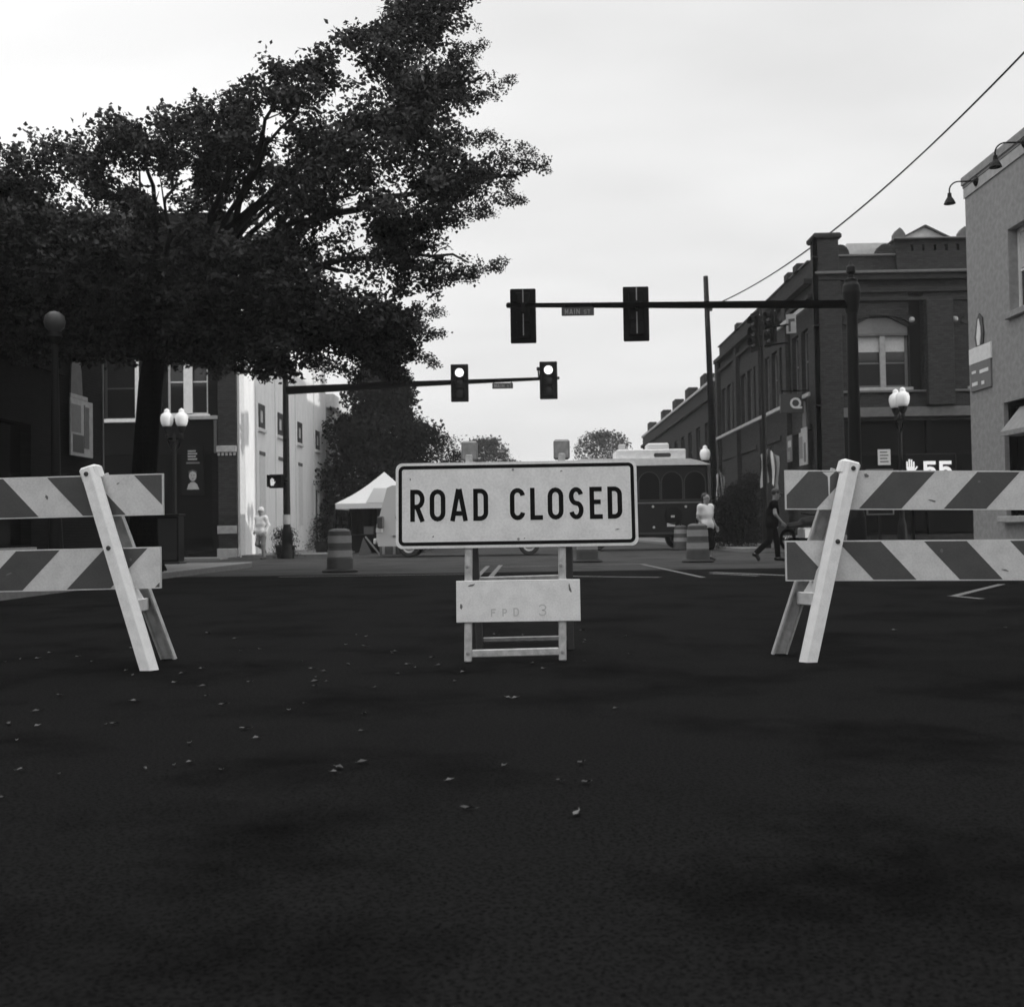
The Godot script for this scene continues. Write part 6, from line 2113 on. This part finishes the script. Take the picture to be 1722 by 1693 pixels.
func frame_legs(b: Node3D, topf: Vector3, footf: Vector3, topr: Vector3, footr: Vector3) -> void:
	var st := mb()
	var s := signf(footf.x - topf.x)
	# pressed steel legs: a flat face, a slanted flank towards the street side and a hollow back
	var face := [Vector2(-0.048, 0.028), Vector2(0.014, 0.03), Vector2(0.02, 0.027), Vector2(0.05, -0.012), Vector2(0.05, -0.03), Vector2(0.042, -0.03), Vector2(0.042, -0.01), Vector2(0.012, 0.018), Vector2(-0.04, 0.018), Vector2(-0.04, -0.025), Vector2(-0.048, -0.025)]
	leg_bar(st, footf, topf, face, s)
	build(st, "front_leg", M.leg_white, b)
	st = mb()
	var channel := [Vector2(-0.045, 0.025), Vector2(-0.037, 0.025), Vector2(-0.037, -0.015), Vector2(0.037, -0.015), Vector2(0.037, 0.03), Vector2(0.05, 0.03), Vector2(0.05, -0.025), Vector2(-0.045, -0.025)]
	leg_bar(st, footr, topr, channel, s)
	build(st, "rear_leg", M.leg_inner, b)
	# folding brace and gusset between the legs
	st = mb()
	var a := footf.lerp(topf, 0.31) + Vector3(s * 0.02, 0, -0.02)
	var c := footr.lerp(topr, 0.31)
	beam(st, a, c, 0.02, 0.085, Vector3(0, 1, 0), 0.006)
	build(st, "brace", M.leg_white, b)
	st = mb()
	plate3(st, [footf.lerp(topf, 0.34) + Vector3(s * 0.03, 0, -0.02), footf.lerp(topf, 0.52) + Vector3(s * 0.03, 0, -0.02), a.lerp(c, 0.7) + Vector3(0, 0.035, 0)], 0.008)
	build(st, "gusset", M.leg_white, b)
	st = mb()
	cbox(st, Transform3D(Basis(Vector3.BACK, s * 0.3), topf + Vector3(0.0, -0.02, -0.02)), Vector3(-0.06, -0.07, -0.09), Vector3(0.06, 0.035, 0.03), 0.016)
	build(st, "hinge_cap", M.leg_white, b)
	st = mb()
	for t in [0.97, 0.6]:
		st = mb()
		lathe(st, frame_at(footf.lerp(topf, t) + Vector3(-s * 0.015, 0, 0.03), Vector3(0, 0.05, 1)), [Vector2(0, 0), Vector2(0.016, 0), Vector2(0.013, 0.006), Vector2(0, 0.008)], 8)
		build(st, "bolt", M.trim_dark, b)

func barricades() -> void:
	var b := thing("barricade", "two-rail striped barricade standing left of the closed sign", "barricade", Vector3.ZERO, 0, "striped road barricades")
	b.position = Vector3(-3.5, 0, -7.05)
	var o := b.position
	rail(b, -4.82 - o.x, -2.385 - o.x, 0.965, 1.235, 0.99, 1.262, 0.0, 2.435 - 0.455, 0.285, 0.58, -0.93)
	rail(b, -4.82 - o.x, -2.405 - o.x, 0.49, 0.765, 0.51, 0.782, 0.0, 2.415 - 0.685, 0.285, 0.575, 0.95)
	frame_legs(b, Vector3(-2.85, 1.3, -6.99) - o, Vector3(-2.42, 0.0, -6.87) - o, Vector3(-2.83, 1.26, -7.13) - o, Vector3(-2.5, 0.0, -7.48) - o)
	frame_legs(b, Vector3(-4.5, 1.3, -6.99) - o, Vector3(-4.85, 0.0, -6.87) - o, Vector3(-4.48, 1.26, -7.13) - o, Vector3(-4.8, 0.0, -7.48) - o)
	b = thing("barricade", "two-rail striped barricade standing right of the closed sign", "barricade", Vector3(2.8, 0, -6.97), 0, "striped road barricades")
	o = b.position
	rail(b, 1.662 - o.x, 4.1 - o.x, 0.958, 1.212, 0.915, 1.165, 0.0, -0.13, 0.275, 0.55, 0.95)
	rail(b, 1.655 - o.x, 4.09 - o.x, 0.5, 0.758, 0.47, 0.735, 0.0, 0.06 - 0.0, 0.27, 0.543, -0.9)
	frame_legs(b, Vector3(2.07, 1.25, -6.92) - o, Vector3(1.745, 0.0, -6.82) - o, Vector3(2.03, 1.21, -7.05) - o, Vector3(1.67, 0.0, -7.27) - o)
	frame_legs(b, Vector3(3.75, 1.22, -6.92) - o, Vector3(4.1, 0.0, -6.82) - o, Vector3(3.72, 1.18, -7.05) - o, Vector3(4.05, 0.0, -7.27) - o)

func blotch(parent: Node, at: Vector3, rx: float, ry: float, sd: int, turn := 0.0) -> void:
	var r := RandomNumberGenerator.new()
	r.seed = sd
	var p := PackedVector2Array()
	for k in 11:
		var a := TAU * k / 11
		p.append(Vector2(cos(a) * rx, sin(a) * ry) * r.randf_range(0.5, 1.0))
	var st := mb()
	prism(st, Transform3D(Basis(Vector3.BACK, turn), at), p, 0.0, 0.0008)
	build(st, "scuff", M.scuff, parent)

func wear() -> void:
	# scuffs and a drip of paint on the boards
	var a: Node3D = get_node("barricade")
	var b: Node3D = get_node("barricade_001")
	var sgn: Node3D = get_node("road_closed_sign")
	for q in [[0.35, 1.12, 0.012, 0.02], [0.7, 1.03, 0.03, 0.006], [-0.05, 1.19, 0.008, 0.01], [0.82, 1.2, 0.014, 0.005], [0.1, 0.62, 0.03, 0.006], [0.9, 0.7, 0.01, 0.012], [-0.3, 0.71, 0.022, 0.007]]:
		blotch(a, Vector3(q[0], q[1], 0.0016), q[2], q[3], int(q[0] * 100 + 50), 0.4)
	for q in [[-0.62, 1.17, 0.02, 0.016], [-0.2, 1.0, 0.035, 0.006], [0.1, 1.12, 0.012, 0.01], [-0.9, 0.58, 0.025, 0.006], [-0.15, 0.68, 0.014, 0.016], [0.25, 0.55, 0.03, 0.005]]:
		blotch(b, Vector3(q[0], q[1], 0.0016), q[2], q[3], int(q[0] * 100 + 250), -0.3)
	var st := mb()
	prism(st, Transform3D(), PackedVector2Array([Vector2(-0.9, 1.195), Vector2(-0.82, 1.195), Vector2(-0.852, 1.165), Vector2(-0.857, 1.01), Vector2(-0.862, 1.01), Vector2(-0.866, 1.165)]), 0.0014, 0.0024)
	build(st, "paint_drip", M.barrier_white, b)
	var lean := 0.14 / 1.44
	for q in [[-0.55, 0.82, 0.008, 0.006], [0.3, 1.24, 0.012, 0.005], [0.66, 0.85, 0.02, 0.003], [-0.7, 1.2, 0.006, 0.01], [0.05, 0.8, 0.005, 0.005]]:
		blotch(sgn, Vector3(q[0], q[1], 0.0355 - q[1] * lean), q[2], q[3], int(q[0] * 100 + 450), 0.2)
	for q in [[-0.3, 0.5, 0.03, 0.008], [0.34, 0.47, 0.01, 0.04], [-0.37, 0.36, 0.012, 0.02]]:
		blotch(sgn, Vector3(q[0], q[1], 0.0358 - q[1] * lean), q[2], q[3], int(q[0] * 100 + 650), 0.2)

func leaves() -> void:
	var r := RandomNumberGenerator.new()
	r.seed = 99
	var shapes := []
	for i in 5:
		var st := mb()
		var l := 0.014 + i * 0.004
		var w := l * r.randf_range(0.28, 0.42)
		var c := r.randf_range(0.003, 0.008)
		var pts := [Vector3(-l, 0.004, 0), Vector3(-l * 0.3, 0.003 + c * 0.4, w), Vector3(l * 0.4, 0.003 + c, w * 0.8), Vector3(l, 0.004 + c * 0.6, 0), Vector3(l * 0.35, 0.004 + c * 0.2, -w * 0.9), Vector3(-l * 0.35, 0.005 + c, -w)]
		var mid := Vector3(0, 0.002, 0)
		for k in 6: tri(st, mid, pts[(k + 1) % 6], pts[k])
		tri(st, Vector3(-l, 0.004, 0.002), Vector3(-l * 1.5, 0.007, 0.004), Vector3(-l, 0.004, -0.002))
		shapes.append(st.commit())
	var n := 0
	while n < 95:
		var d := r.randf_range(3.2, 9.5)
		var x := r.randf_range(-0.5, 0.1 if r.randf() < 0.85 else 0.45) * d
		if r.randf() < smoothstep(6.5, 9.5, d) * 0.6: continue
		var o := share(shapes[r.randi() % 5], "fallen_leaf", M.dead_leaf_pale if r.randf() < 0.35 else M.dead_leaf, self, Transform3D(Basis.from_euler(Vector3(r.randf_range(-0.12, 0.12), r.randf() * TAU, r.randf_range(-0.12, 0.12))), Vector3(x, 0.002, -d)))
		tag(o, "small dry fallen leaf lying on the dark road in front", "leaf", "fallen leaves on the road")
		n += 1
